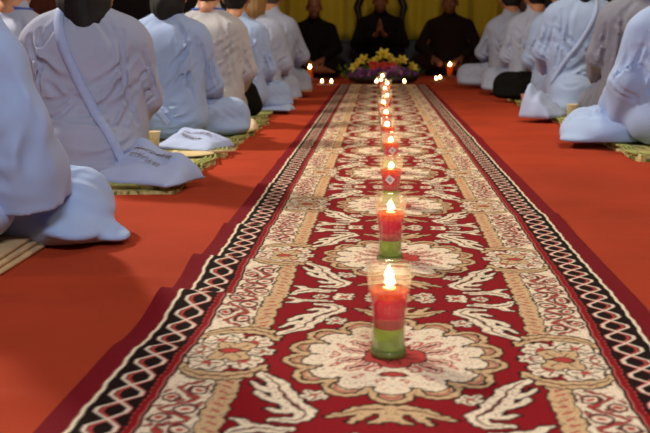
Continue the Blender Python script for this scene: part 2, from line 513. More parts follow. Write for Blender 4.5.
# ------------------------------------------------------------------ the patterned runner rug
P = .61
def rug_texture():
    res = .001
    nu, nv = 446, 306
    U, Vv = np.meshgrid(np.arange(nu) * res, np.arange(nv) * res)
    img = np.zeros((nv, nu, 3)); img[:] = lin('#8c0f1c')
    AA = .0011
    U0, V0 = U, Vv
    U = U0 + .0016 * np.sin(V0 * 173 + 40 * U0) + .0012 * np.sin(V0 * 331 + U0 * 217) + .001 * np.sin(U0 * 390 - V0 * 80)
    Vv = V0 + .0018 * np.sin(U0 * 160 + 1) * np.cos(V0 * 90) + .0012 * np.sin(U0 * 350 + V0 * 210)
    red, cream, tan, dark, pink = map(lin, ('#8c0f1c', '#efe3c8', '#d3b78c', '#1a0c0a', '#bf6a60'))
    white = lin('#e6d6c2'); marg = lin('#76101d'); brn = lin('#5a2018'); rose = lin('#b8443f')
    def paint(sdf, col):
        a = np.clip(.5 - sdf / (2 * AA), 0, 1)[..., None]
        img[:] = img * (1 - a) + np.array(col) * a
    def circ(c, r): return np.hypot(U - c[0], Vv - c[1]) - r
    def elli(c, a, b, ang=0):
        du, dv = U - c[0], Vv - c[1]
        p = du * math.cos(ang) + dv * math.sin(ang); q = -du * math.sin(ang) + dv * math.cos(ang)
        k0 = np.hypot(p / a, q / b); k1 = np.hypot(p / a ** 2, q / b ** 2) + 1e-9
        return k0 * (k0 - 1) / k1
    def stroke(pts, rad):
        rad = rad if isinstance(rad, (list, tuple)) else [rad] * len(pts)
        f = np.full(U.shape, 9.)
        for (a, b, ra, rb) in zip(pts[:-1], pts[1:], rad[:-1], rad[1:]):
            ax, ay = b[0] - a[0], b[1] - a[1]
            tt = np.clip(((U - a[0]) * ax + (Vv - a[1]) * ay) / max(ax * ax + ay * ay, 1e-9), 0, 1)
            f = np.minimum(f, np.hypot(U - a[0] - tt * ax, Vv - a[1] - tt * ay) - (ra + (rb - ra) * tt))
        return f
    def band(a, b): return np.maximum(a - U, U - b)
    def smooth(pts, n=8):
        out = []
        pp = [pts[0]] + list(pts) + [pts[-1]]
        for i in range(1, len(pp) - 2):
            for s in range(n):
                q = s / n
                out.append(tuple(.5 * ((2 * pp[i][k]) + (-pp[i - 1][k] + pp[i + 1][k]) * q + (2 * pp[i - 1][k] - 5 * pp[i][k] + 4 * pp[i + 1][k] - pp[i + 2][k]) * q * q + (-pp[i - 1][k] + 3 * pp[i][k] - 3 * pp[i + 1][k] + pp[i + 2][k]) * q ** 3) for k in range(len(pts[0]))))
        out.append(pts[-1]); return out
    def leaf(pts, lobes, col=cream, spine=True):
        sp = smooth([(a, b, r) for a, b, r in pts])
        f = stroke([p[:2] for p in sp], [p[2] for p in sp])
        for l in lobes:
            q = smooth([(a, b, r) for a, b, r in l], 5)
            f = np.minimum(f, stroke([p[:2] for p in q], [p[2] for p in q]))
        paint(f - .004, dark); paint(f, col)
        if spine:
            paint(stroke([p[:2] for p in sp][3:-3], [max(.001, p[2] * .16) for p in sp][3:-3]), brn)
        return f
    def flower(c, r, n=5, ph=0, col=cream, mid=rose):
        f = circ(c, r * .45)
        for k in range(n):
            a = ph + 2 * PI * k / n
            f = np.minimum(f, circ((c[0] + r * .68 * math.cos(a), c[1] + r * .68 * math.sin(a)), r * .42))
        paint(f - .003, dark); paint(f, col); paint(circ(c, r * .28), mid)
        for k in range(n):
            a = ph + 2 * PI * k / n
            paint(stroke([(c[0] + r * .35 * math.cos(a), c[1] + r * .35 * math.sin(a)), (c[0] + r * .8 * math.cos(a), c[1] + r * .8 * math.sin(a))], .0016), brn)
    # --- side border
    paint(band(.247, .318), cream)
    for c, r, s in (((.266, .150), .013, 1), ((.298, .176), .012, 0), ((.268, .212), .014, 1), ((.297, .240), .012, 0), ((.266, .272), .013, 1), ((.298, .300), .013, 0)):
        paint(np.abs(circ(c, r)) - .0028, brn); paint(circ(c, r * .42), rose)
    sp = smooth([(.266, .120), (.292, .140), (.278, .165), (.262, .180), (.290, .200), (.300, .215), (.268, .235), (.262, .250), (.298, .265), (.280, .290), (.270, .31)], 6)
    paint(stroke(sp, .0042), dark); paint(stroke(sp, .0024), rose)
    for c in ((.256, .135), (.309, .155), (.256, .195), (.309, .205), (.308, .262), (.256, .295), (.284, .185), (.282, .255)):
        paint(elli(c, .009, .004, .8), brn); paint(elli(c, .0055, .002, .8), pink)
    strip = np.maximum(band(.213, .245), .098 - Vv)
    paint(strip - .003, dark); paint(strip, tan)
    vv = np.abs(((Vv + U * .6) % .019) - .0095)
    paint(np.maximum(np.maximum(band(.222, .237), .106 - Vv), vv - .0026), rose)
    # corner scroll leaf and rosette that break the tan strip
    leaf([(.190, .060, .006), (.205, .085, .011), (.235, .098, .013), (.270, .098, .012), (.300, .084, .009), (.312, .062, .005)], [[(.20, .075, .008), (.215, .062, .006)]], tan)
    for c, r, ph, co_ in (((.225, .042), .028, .3, cream), ((.280, .050), .026, .9, cream), ((.250, 0), .040, 0, tan), ((.205, .0), .018, .5, cream), ((.300, .012), .020, .2, cream)):
        flower(c, r, 6, ph, co_, rose)
    paint(elli((.252, 0), .020, .012), dark); paint(elli((.252, 0), .015, .009), rose)
    # --- field leaves and flowers
    leaf([(.150, .238, .005), (.122, .236, .009), (.108, .218, .012), (.126, .196, .016), (.147, .160, .017), (.163, .118, .013), (.193, .086, .005)],
         [[(.140, .180, .010), (.168, .172, .007), (.186, .150, .003)], [(.152, .150, .010), (.180, .138, .006), (.197, .116, .003)], [(.120, .205, .010), (.142, .212, .006), (.160, .205, .003)]])
    leaf([(.205, .292, .005), (.190, .270, .010), (.168, .262, .012), (.140, .268, .008), (.124, .262, .004)], [[(.180, .268, .009), (.188, .244, .006), (.200, .236, .003)]])
    flower((.105, .303), .021, 5, .2)
    flower((.150, .304), .014, 5, .9)
    flower((0, .303), .026, 6, .0, tan)
    flower((.048, .290), .017, 5, .5)
    flower((.106, .158), .017, 5, .3)
    leaf([(0, .196, .013), (.030, .198, .013), (.058, .212, .008), (.078, .226, .003)], [[(.030, .200, .010), (.040, .226, .006), (.052, .240, .003)], [(0, .20, .012), (.010, .228, .008), (.022, .240, .003)]], tan)
    # --- medallion
    lobes = [((.134, .028), .031), ((.112, .084), .033), ((.062, .124), .034), ((0, .146), .031)]
    med = elli((0, 0), .130, .145)
    for c, r in lobes: med = np.minimum(med, circ(c, r))
    paint(med - .004, dark); paint(med, tan)
    for c, r in lobes:
        paint(np.abs(circ(c, r - .011)) - .0022, dark)
        paint(np.abs(circ(c, r - .017)) - .0020, pink)
    inner = elli((0, 0), .110, .124)
    for c, r in lobes: inner = np.minimum(inner, circ((c[0] * .86, c[1] * .86), r * .70))
    paint(inner - .0035, dark); paint(inner, cream)
    for a, d0 in ((.30, .064), (.72, .066)):
        c = (d0 * math.cos(a), d0 * math.sin(a))
        paint(elli(c, .029, .0115, a), rose); paint(elli(c, .0255, .0080, a), cream); paint(elli(c, .018, .0045, a), pink)
        paint(stroke([(c[0] - .02 * math.cos(a), c[1] - .02 * math.sin(a)), (c[0] + .02 * math.cos(a), c[1] + .02 * math.sin(a))], .002), brn)
    for c in ((.086, .040), (.050, .085), (.090, .006), (.018, .098)):
        paint(elli(c, .010, .005, .9), rose); paint(elli(c, .005, .0025, .9), cream)
    paint(elli((0, .074), .024, .010), brn); paint(elli((0, .074), .018, .006), rose)
    paint(elli((.030, .052), .016, .008, .9), rose); paint(elli((.030, .052), .010, .004, .9), cream)
    flower((0, 0), .042, 6, .3, rose, dark)
    # weavers' shading specks inside the pale motifs
    lum = img.sum(-1); pale = np.clip((lum - .75) / .3, 0, 1)
    g = np.sin(U0 * 410 + 3 * np.sin(V0 * 130)) * np.sin(V0 * 370 + 3 * np.sin(U0 * 150 + 1)) + .5 * np.sin(U0 * 233 - V0 * 271)
    a_ = (np.clip((g - .72) * 4, 0, 1) * pale * .5)[..., None]
    img[:] = img * (1 - a_) + np.array(brn) * a_
    a_ = (np.clip((-g - .80) * 4, 0, 1) * pale * .4)[..., None]
    img[:] = img * (1 - a_) + np.array(rose) * a_
    U, Vv = U0, V0
    # --- guards
    paint(band(.315, .320), dark); paint(band(.3195, .3225), pink); paint(band(.322, .331), red); paint(band(.3305, .400), dark)
    L = P / 11
    for ph in (0, 1):
        tri = np.abs(((Vv / L + ph) % 2) - 1) * 2 - 1
        tri = np.clip(tri * 1.35, -1, 1)
        paint(np.abs(U - (.3575 + .017 * tri)) - .0026, rose)
    for ph in (0, 1):
        tri = np.abs(((Vv / L + ph) % 2) - 1) * 2 - 1
        tri = np.clip(tri * 1.35, -1, 1)
        paint(np.abs(U - (.3630 + .020 * tri)) - .0031, white)
    tooth = np.abs((Vv % .0139) - .00695)
    paint(np.maximum(band(.330, .3325), tooth - .004), rose)
    paint(band(.397, .4035), cream); paint(band(.403, .46), marg)
    return img, res

def build_rug():
    img, res = rug_texture()
    cl_d = np.array([.5, 1.23, 1.64, 2.3, 4.0, 8.65, 9.2]); cl_x = np.array([.0, .008, .028, .030, .018, -.017, -.02])
    pts = np.array([W(d, x) for d, x in zip(cl_d, cl_x)])
    yv = [W(.62, 0)[1]]
    yend = W(8.95, 0)[1]
    while yv[-1] < yend:
        y = yv[-1]; yv.append(y + (.0032 if y < 2.2 else min(.012, .0032 + (y - 2.2) * .004)))
    yv = np.array(yv)
    hw = .440
    uu = np.linspace(-hw, hw, 385)
    UU, YY = np.meshgrid(uu, yv)
    kx = 1.02
    cxl = np.interp(yv, pts[:, 1], pts[:, 0])
    cxl = np.convolve(np.pad(cxl, 30, mode='edge'), np.ones(61) / 61, 'valid')
    XX = cxl[:, None] + UU * kx
    y0 = W(1.38, 0)[1]; Pw = (W(1.38 + 6 * P, 0)[1] - y0) / 6
    v = np.abs(((YY - y0) / Pw + .5) % 1 - .5) * P
    jit = .0011 * np.sin(YY * 61) + .0009 * np.sin(YY * 143 + UU * 40)
    fu = np.clip((np.abs(UU) + jit) / res, 0, img.shape[1] - 1.001); fv = np.clip(v / res, 0, img.shape[0] - 1.001)
    iu, iv = fu.astype(int), fv.astype(int); a = (fu - iu)[..., None]; b = (fv - iv)[..., None]
    C = (img[iv, iu] * (1 - a) + img[iv, iu + 1] * a) * (1 - b) + (img[iv + 1, iu] * (1 - a) + img[iv + 1, iu + 1] * a) * b
    ZZ = np.full_like(XX, .009)
    for (d, H, side, reach) in ((1.62, .026, -1, .42), (1.89, .021, -1, .40), (2.25, .012, -1, .36), (2.9, .007, -1, .4), (2.45, .006, 1, .3), (3.5, .006, -1, .5), (1.36, .006, -1, .3), (4.3, .006, 1, .5)):
        yc = W(d, 0)[1] + .05 * UU * side
        q = YY - yc
        c = np.where(q > 0, q / .035, q / .10)
        ZZ += H * np.exp(-c ** 2) * np.clip((side * UU - (hw - reach)) / reach + .0, 0, 1) ** 1.2
    ZZ += .0012 * np.sin(YY * 9 + UU * 5) * np.sin(UU * 11 + 1)
    # rolled-down edge to the floor
    nr, nc = XX.shape
    Vt = np.stack([XX, YY, ZZ], -1)
    fl = Vt.copy(); fl[..., 2] = np.minimum(.0005, ZZ)
    Ltop = fl[:, :1].copy(); Ltop[..., 0] -= .004
    Rtop = fl[:, -1:].copy(); Rtop[..., 0] += .004
    Vt = np.concatenate([Ltop, Vt, Rtop], 1); C = np.concatenate([C[:, :1], C, C[:, -1:]], 1)
    last = Vt[-1:].copy(); last[..., 2] = .0005; last[..., 1] += .004
    first = Vt[:1].copy(); first[..., 2] = .0005; first[..., 1] -= .004
    Vt = np.concatenate([first, Vt, last], 0); C = np.concatenate([C[:1], C, C[-1:]], 0)
    nr, nc = Vt.shape[:2]
    m, nt, bs = base_mat('woven_rug')
    at = nt.nodes.new('ShaderNodeVertexColor'); at.layer_name = 'weave_colour'
    tc = nt.nodes.new('ShaderNodeTexCoord')
    n = nt.nodes.new('ShaderNodeTexNoise'); n.inputs['Scale'].default_value = 420; n.inputs['Detail'].default_value = 3
    nt.links.new(tc.outputs['Object'], n.inputs['Vector'])
    mr = nt.nodes.new('ShaderNodeMapRange'); mr.inputs['From Min'].default_value = .3; mr.inputs['From Max'].default_value = .7
    mr.inputs['To Min'].default_value = .82; mr.inputs['To Max'].default_value = 1.12
    hs = nt.nodes.new('ShaderNodeHueSaturation')
    nt.links.new(n.outputs['Fac'], mr.inputs['Value']); nt.links.new(mr.outputs[0], hs.inputs['Value'])
    nt.links.new(at.outputs['Color'], hs.inputs['Color']); nt.links.new(hs.outputs[0], bs.inputs['Base Color'])
    bs.inputs['Roughness'].default_value = .95; bs.inputs['Specular IOR Level'].default_value = .15
    bp = nt.nodes.new('ShaderNodeBump'); bp.inputs['Strength'].default_value = .5; bp.inputs['Distance'].default_value = .003
    nt.links.new(n.outputs['Fac'], bp.inputs['Height']); nt.links.new(bp.outputs[0], bs.inputs['Normal'])
    o = mesh_obj('runner_rug', Vt.reshape(-1, 3), grid_faces(nr, nc), m)
    ca = o.data.color_attributes.new('weave_colour', 'FLOAT_COLOR', 'POINT')
    ca.data.foreach_set('color', np.concatenate([C.reshape(-1, 3), np.ones((nr * nc, 1))], 1).astype(np.float32).ravel())
    tag(o, 'long dark red runner rug with cream medallions laid down the aisle', 'rug')
    return cxl, yv
build_rug()

# ------------------------------------------------------------------ glass candles
def flame_bm(h=.026, r=.0085):
    bm = bmesh.new()
    add_lathe(bm, [(0, 0), (r * .6, h * .06), (r, h * .25), (r * .92, h * .4), (r * .6, h * .65), (r * .25, h * .87), (0, h)], 14)
    return bm

# outer profile of the pint glass (r,z)
GP = [(.0285, .0), (.0285, .006), (.0272, .014), (.0262, .035), (.0258, .052), (.0272, .072), (.0305, .092), (.0335, .112), (.0350, .130), (.0352, .148)]
def gr(z):
    return float(np.interp(z, [p[1] for p in GP], [p[0] for p in GP]))
def body(z0, z1, inset, n=14):
    zz = np.linspace(z0, z1, n)
    pr = [(0, z0)] + [(gr(z) - inset, z) for z in zz] + [(0, z1)]
    bm = bmesh.new(); add_lathe(bm, pr, 40); return bm

def make_candle():
    root = empty('glass_candle')
    bm = bmesh.new()
    prof = [(gr(z), z) for z in np.linspace(.0, .145, 30)] + [(gr(z) - .0022, z) for z in np.linspace(.1455, .011, 28)]
    add_lathe(bm, [(0, 0)] + prof + [(0, .011)], 48)
    bm_obj('glass', bm, M['glass'], root)
    bm_obj('glass_foot', body(.001, .0105, .0004, 5), M['glass_base'], root)
    bm_obj('green_gel', body(.0115, .045, .0026), M['gel_green'], root)
    bm_obj('pink_gel', body(.0452, .062, .0026, 8), M['gel_pink'], root)
    bm_obj('red_gel', body(.0622, .093, .0026), M['gel_red'], root)
    bm_obj('oil', body(.0932, .106, .0026, 6), M['oil'], root)
    bm = bmesh.new(); add_lathe(bm, [(0, .1062), (.010, .1062), (.010, .1080), (0, .1080)], 20)
    wd = bm_obj('wick_float', bm, M['wax_white'], root)
    bm = bmesh.new(); add_tube(bm, [(0, 0, .1080), (.0006, 0, .111), (.0012, .0003, .1140)], .0009, 6)
    bm_obj('wick', bm, M['wick'], wd)
    f = bm_obj('flame', flame_bm(.0155, .0076), M['flame'], root); f.location = (.001, 0, .1115)
    return root

def sticker(root, ang, z):
    bm = bmesh.new()
    r = gr(z) + .0012
    rot = Matrix.Rotation(ang, 4, 'Z')
    def patch(bm, cx_, cz_, w, h, tilt, off):
        n = 5; g = []
        for i in range(n):
            for j in range(n):
                a = (i / (n - 1) - .5) * w; b = (j / (n - 1) - .5) * h
                x = cx_ + a * math.cos(tilt) - b * math.sin(tilt); zz = cz_ + a * math.sin(tilt) + b * math.cos(tilt)
                rr = gr(z + zz) + off
                th = x / rr
                g.append(bm.verts.new(rot @ Vector((rr * math.sin(th), -rr * math.cos(th), z + zz))))
        for i in range(n - 1):
            for j in range(n - 1):
                bm.faces.new([g[i * n + j], g[(i + 1) * n + j], g[(i + 1) * n + j + 1], g[i * n + j + 1]])
    patch(bm, 0, 0, .0215, .0215, .9, .0010)
    s = bm_obj('sticker', bm, M['sticker'], root); s['label'] = 'small white diamond sticker'
    bm = bmesh.new()
    for (a, b, w, h) in ((0, .0042, .010, .0012), (0, .0012, .008, .0012), (0, -.002, .010, .0012), (0, -.005, .006, .0012), (-.003, 0, .0012, .010), (.0032, -.001, .0012, .008)):
        c, s_ = math.cos(.15), math.sin(.15)
        patch(bm, a * c - b * s_, a * s_ + b * c, w, h, .15, .0014)
    bm_obj('sticker_mark', bm, M['sticker_ink'], s)

CAND = [(1.385, .005), (1.968, .011), (2.59, .016), (3.22, .019), (3.78, .008), (4.38, .004), (5.03, -.010), (5.59, .011), (6.34, -.003), (6.99, .014), (7.5, -.035), (8.3, -.024)]
proto = make_candle()
CLAB = ['red and green glass candle nearest the camera, standing in the middle of a medallion',
        'red and green glass candle second from the camera, without any sticker',
        'glass candle with a white sticker low on its left front, third from the camera',
        'glass candle with a white sticker on its right front, fourth from the camera',
        'fifth glass candle from the camera in the line on the rug',
        'sixth glass candle from the camera in the line on the rug',
        'seventh glass candle from the camera, standing slightly left of the line',
        'eighth glass candle from the camera in the line on the rug',
        'fourth from last glass candle before the flowers',
        'third from last glass candle before the flowers, standing right of its neighbours',
        'second from last glass candle before the flowers, left of the line',
        'farthest glass candle of the line, just in front of the flowers']
cands = []
for i, (d, x) in enumerate(CAND):
    c = proto if i == 0 else copy_tree(proto)
    wx, wy = W(d, x)
    c.location = (wx, wy, .0105); c.rotation_euler = (0, 0, i * .7)
    tag(c, CLAB[i], 'candle', 'glass candles down the middle of the rug')
    cands.append(c)
sticker(cands[2], -.12 - cands[2].rotation_euler.z, .080)
sticker(cands[3], .22 - cands[3].rotation_euler.z, .082)

def tea_light(d, x, label, dish=True, zb=0.0):
    wx, wy = W(d, x)
    o = empty('tea_light', (wx, wy, zb), 0, label, 'candle', 'tea lights near the flowers')
    if dish:
        bm = bmesh.new(); add_lathe(bm, [(0, .001), (.03, .001), (.043, .006), (.0445, .0085), (.042, .0085), (.03, .004), (0, .004)], 28)
        bm_obj('saucer', bm, M['saucer'], o)
    bm = bmesh.new(); add_lathe(bm, [(0, .0045), (.02, .0045), (.021, .02), (.019, .02), (.0185, .008), (0, .008)], 20)
    bm_obj('holder', bm, M['saucer'], o)
    bm = bmesh.new(); add_lathe(bm, [(0, .0085), (.018, .0085), (.018, .017), (0, .018)], 18)
    bm_obj('wax', bm, M['wax_white'], o)
    bm = bmesh.new(); add_tube(bm, [(0, 0, .0175), (.0005, 0, .024)], .0009, 6); bm_obj('wick', bm, M['wick'], o)
    f = bm_obj('flame', flame_bm(.036, .011), M['small_flame'], o); f.location = (0, 0, .022)
    return o
tea_light(9.05, -.635, 'lit tea light left of the flowers, the left one of a pair')
tea_light(9.05, -.54, 'lit tea light left of the flowers, the right one of a pair')
tea_light(9.65, .547, 'lit tea light right of the flowers, the left one of a pair')
tea_light(9.9, .605, 'lit tea light right of the flowers, the right one of a pair')
tea_light(8.86, .190, 'lit tea light at the right front of the flowers', False, .010)
tea_light(8.86, -.085, 'lit tea light at the left front of the flowers beside the last glasses', False, .010)

def tall_candle(d, x, label):
    wx, wy = W(d, x)
    o = empty('pillar_candle', (wx, wy, 0), 0, label, 'candle')
    bm = bmesh.new(); add_lathe(bm, [(0, .001), (.05, .001), (.085, .009), (.087, .012), (.05, .005), (0, .005)], 28); bm_obj('saucer', bm, M['saucer'], o)
    bm = bmesh.new(); add_lathe(bm, [(0, .006), (.034, .006), (.036, .10), (.037, .128), (.033, .128), (.030, .118), (0, .117)], 24)
    bm_obj('wax', bm, M['wax'], o)
    bm = bmesh.new(); add_tube(bm, [(0, 0, .117), (.0006, 0, .132)], .0012, 6); bm_obj('wick', bm, M['wick'], o)
    f = bm_obj('flame', flame_bm(.05, .015), M['small_flame'], o); f.location = (0, 0, .128)
tall_candle(10.0, -.835, 'yellow candle burning in front of the left monk')
tall_candle(10.75, .77, 'yellow candle burning in front of the right monk')

# ------------------------------------------------------------------ flower arrangement
def petal(bm, base, dirv, L, Wd, curl, up, n=5):
    d = Vector(dirv).normalized(); u = Vector(up); s = d.cross(u).normalized(); u = s.cross(d).normalized()
    prev = None
    for i in range(n + 1):
        q = i / n
        c = Vector(base) + d * (L * q * (1 - .25 * curl * q)) + u * (L * (.38 * q - curl * q * q * .75))
        w = Wd * (math.sin(PI * min(1, .12 + q * .86)) ** .8)
        row = [bm.verts.new(c - s * w + u * w * .25), bm.verts.new(c), bm.verts.new(c + s * w + u * w * .25)]
        if prev:
            for k in range(2): bm.faces.new([prev[k], prev[k + 1], row[k + 1], row[k]])
        prev = row

def flowers():
    wx, wy = W(9.25, -.02)
    root = empty('flower_arrangement', (wx, wy, 0), 0, 'low arrangement of yellow lilies, red blooms and purple orchids ending the rug', 'flowers')
    r = random.Random(11)
    bm = bmesh.new(); add_lathe(bm, [(0, .001), (.20, .001), (.26, .03), (.27, .07), (.25, .075), (.2, .05), (0, .05)], 32)
    o = bm_obj('dish', bm, M['wood_dark'], root); o.scale = (1.35, .55, 1)
    bm = bmesh.new()
    bmesh.ops.create_icosphere(bm, subdivisions=3, radius=1)
    for v in bm.verts:
        v.co = Vector((v.co.x * .37, v.co.y * .13, .10 + max(-.03, v.co.z * .09))) * (1 + .04 * r.random())
    bm_obj('moss', bm, M['leaf'], root)
    # greenery
    for k in range(70):
        a = r.uniform(0, 2 * PI); rr = r.uniform(.75, 1.05)
        b = Vector((math.cos(a) * .40 * rr, math.sin(a) * .16 * rr, r.uniform(.03, .12)))
        bm = bmesh.new()
        d = Vector((math.cos(a) * .8 + r.uniform(-.3, .3), math.sin(a) * .5 + r.uniform(-.3, .1), r.uniform(.1, .9))).normalized()
        L = r.uniform(.05, .10)
        add_tube(bm, [b - d * .03, b + d * L * .5, b + d * L], [.002, .0015, .001], 5)
        for j in range(7):
            q = r.uniform(.15, 1); dd = (d + Vector((r.uniform(-1, 1), r.uniform(-1, 1), r.uniform(-.5, 1))) * .9).normalized()
            petal(bm, b + d * L * q, dd, r.uniform(.022, .04), .009, .3, (0, 0, 1), 3)
        bm_obj('leaf_sprig', bm, M['leaf'] if k % 3 else M['leaf_light'], root)
    # purple orchid sprays : one spray = several florets
    for k in range(64):
        x = r.uniform(-.34, .34); y = -.10 - .07 * math.sqrt(max(0, 1 - (x / .40) ** 2)) + r.uniform(0, .06)
        z = .075 + r.uniform(0, .085) * (1 - (x / .4) ** 2) + .012
        bm = bmesh.new()
        for j in range(4):
            c = Vector((x + r.uniform(-.02, .02), y + r.uniform(-.015, .015), z + r.uniform(-.015, .02)))
            n = Vector((r.uniform(-.6, .6), -1, r.uniform(0, .9))).normalized()
            s1 = n.orthogonal().normalized(); s2 = n.cross(s1)
            for p in range(5):
                an = 2 * PI * p / 5
                petal(bm, c, s1 * math.cos(an) + s2 * math.sin(an) + n * .35, .019, .0085, .3, n, 3)
        bm_obj('orchid', bm, M['purple'] if r.random() < .65 else M['purple_light'], root)
    # red blooms
    for k in range(13):
        x = -.125 + .27 * (k % 7) / 6 + r.uniform(-.015, .015); z = .165 + (.035 if k >= 7 else 0) + r.uniform(-.01, .012); y = -.135 + (.02 if k >= 7 else 0)
        bm = bmesh.new()
        n = Vector((r.uniform(-.35, .35), -1, r.uniform(.2, .7))).normalized(); s1 = n.orthogonal().normalized(); s2 = n.cross(s1)
        for ring, (cnt, tilt, L) in enumerate(((9, .15, .036), (7, .6, .030), (5, 1.4, .024))):
            for p in range(cnt):
                an = 2 * PI * (p + ring * .4) / cnt
                petal(bm, Vector((x, y, z)), s1 * math.cos(an) + s2 * math.sin(an) + n * tilt, L, .012, .5, n, 4)
        bm_obj('red_bloom', bm, M['red_flower'] if k % 3 else M['orange_flower'], root)
    # lilies
    LS = [(0, -.05, .275, 1.5), (-.06, -.06, .235, 1.0), (.07, -.05, .235, 1.05), (-.27, -.08, .155, 1.35), (-.20, -.05, .225, 1.3), (.19, -.05, .225, 1.2), (.29, -.08, .160, 1.15), (-.13, .0, .21, .8), (.13, .0, .21, .8)]
    for (x, y, z, s) in LS:
        n = Vector((x * 2.0 + r.uniform(-.2, .2), -.75, .75)).normalized(); s1 = n.orthogonal().normalized(); s2 = n.cross(s1)
        bm = bmesh.new()
        c = Vector((x, y, z))
        add_tube(bm, [c - n * .10, c - n * .04, c], [.003, .004, .010], 7)
        for p in range(6):
            an = 2 * PI * p / 6 + x * 7
            petal(bm, c, s1 * math.cos(an) + s2 * math.sin(an) + n * (.65 if p % 2 else .8), .078 * s, .017 * s, .55, n, 6)
        l = bm_obj('lily', bm, M['lily'], root)
        bm = bmesh.new()
        for p in range(6):
            an = 2 * PI * (p + .5) / 6; e = c + n * .045 * s + (s1 * math.cos(an) + s2 * math.sin(an)) * .014
            add_tube(bm, [c, e], .001, 4); add_tube(bm, [e - s1 * .004, e + s1 * .004], .002, 5)
        bm_obj('stamens', bm, M['stamen'], l)
flowers()

# ------------------------------------------------------------------ people
def A(*v): return np.array(v, float)

def hand(S, wrist, fwd, normal, side, curl=.35, k=.008, sc_=1.0):
    """palm, four fingers with knuckle bends and a thumb leaving the side of the palm"""
    f = A(*fwd); f /= np.linalg.norm(f); n = A(*normal); n -= f * (n @ f); n /= np.linalg.norm(n)
    s = np.cross(f, n) * side        # towards the thumb
    w = A(*wrist)
    for o in (-.026, -.009, .009, .026):
        S.cone(w + s * o * .6 + f * .012, w + s * o + f * .085 * sc_, .016, .0125, .012)
    for j, (o, L) in enumerate(((.028, .070), (.0095, .080), (-.0095, .074), (-.027, .058))):
        p = w + s * o + f * .085 * sc_; ang = 0; d = f
        rad = .0088
        for seg, fr in enumerate((.45, .32, .23)):
            ang += curl * (.7 if seg == 0 else 1.0)
            d = f * math.cos(ang) + n * math.sin(ang)
            q = p + d * L * fr
            S.cone(p, q, rad, rad * .92, k); p = q; rad *= .92
    b = w + s * .024 + f * .025
    m1 = b + s * .026 + f * .028 + n * .006; m2 = m1 + s * .008 + f * .026 + n * .012; m3 = m2 + f * .022 + n * .008
    S.cone(b, m1, .014, .0105, .012).cone(m1, m2, .0103, .0095, k).cone(m2, m3, .0095, .008, k)

def foot(S, ankle, toe, up, sgn=1):
    a, t_ = A(*ankle), A(*toe); d = (t_ - a); L = np.linalg.norm(d); d /= L
    u = A(*up); u -= d * (u @ d); u /= np.linalg.norm(u); s = np.cross(d, u)
    S.cone(a - d * .03 - u * .01, a + d * L * .35, .032, .03, .03)
    S.cone(a + d * L * .3, a + d * L * .78 - u * .008, .030, .026, .03)
    for j, (o, l) in enumerate(((-.030 * sgn, .98), (-.013 * sgn, 1.0), (.002 * sgn, .97), (.015 * sgn, .93), (.027 * sgn, .88))):
        S.cone(a + d * L * .72 + s * o * .9 - u * .008, a + d * L * l + s * o - u * .010, .014 if j else .016, .009 if j else .012, .008)

def head(S, c, yaw=0, pitch=0):
    R = np.array(Euler((pitch, 0, yaw), 'XYZ').to_matrix())
    c = A(*c)
    def T(x, y, z): return c + R @ A(x, y, z)
    e = (pitch, 0, yaw)
    S.ell(T(0, -.012, .035), (.074, .093, .088), .02, e)
    S.ell(T(0, .022, -.035), (.058, .066, .075), .03, e)
    S.ell(T(0, .058, -.082), (.026, .024, .022), .025, e)                # chin
    for s in (-1, 1):
        S.ell(T(.040 * s, .052, -.025), (.024, .024, .024), .02, e)      # cheek
        S.cone(T(.012 * s, .086, .026), T(.044 * s, .072, .026), .008, .006, .012)   # brow ridge
        S.ell(T(.079 * s, -.006, -.008), (.010, .022, .032), .008, (pitch, 0, yaw + .35 * s))  # ear
        S.ell(T(.030 * s, .074, .006), (.0125, .012, .0105), .004, e)    # eyeball under lids
    S.path([T(0, .086, .016), T(0, .100, -.010), T(0, .109, -.028)], [.008, .009, .0125], .012)
    for s in (-1, 1): S.ell(T(.012 * s, .097, -.031), (.009, .010, .008), .006, e)
    S.cone(T(-.017, .083, -.056), T(.017, .083, -.056), .0065, .0065, .006)
    S.cone(T(-.013, .084, -.067), T(.013, .084, -.067), .007, .007, .006)
    for s in (-1, 1): S.cut_ell(T(.031 * s, .096, .008), (.017, .012, .011), .01)
    S.cut_cone(T(-.020, .094, -.0615), T(.020, .094, -.0615), .0022, .0022, .003)
    S.cone(T(0, -.022, -.05), T(0, -.05, -.14), .052, .054, .03)

def joints(pose):
    J = dict(legs='cross', lift=0.0, lean=0.0, headyaw=0, headpitch=-.12, w=1.0, hgt=1.0,
             R=[(.150, 0, .458), (.195, .035, .265), (.13, .25, .175)], L=[(-.150, 0, .458), (-.195, .035, .265), (-.13, .25, .175)], kz=.09,
             handR=((-.5, .8, -.25), (0, -.2, -1)), handL=((.5, .8, -.25), (0, -.2, -1)), curl=.3, cuff=.060)
    J.update(pose); return J

def lean_pt(J, p):
    x, y, z = p; a = J['lean']
    h = max(0, z - .12)
    return (x, y + h * math.sin(a), z - h * (1 - math.cos(a)) + J['lift'])

def legs(J):
    l = J['lift']
    if J['legs'] == 'cross':
        return dict(hip=[(.10, .03, .115), (-.10, .03, .115)], knee=[(J.get('kx', .30), .25, J['kz']), (-J.get('kx', .30), .25, J['kz'])],
                    ankle=[(-.06, .36, .055), (.10, .22, .05)], toe=[(-.22, .30, .035), (.27, .10, .03)])
    return dict(hip=[(.09, .02, .19), (-.09, .02, .19)], knee=[(J.get('kx', .12), .33, .075), (-J.get('kx', .12), .33, .075)],
                ankle=[(.10, -.06, .05), (-.10, -.06, .05)], toe=[(.05, -.18, .03), (-.05, -.18, .03)])

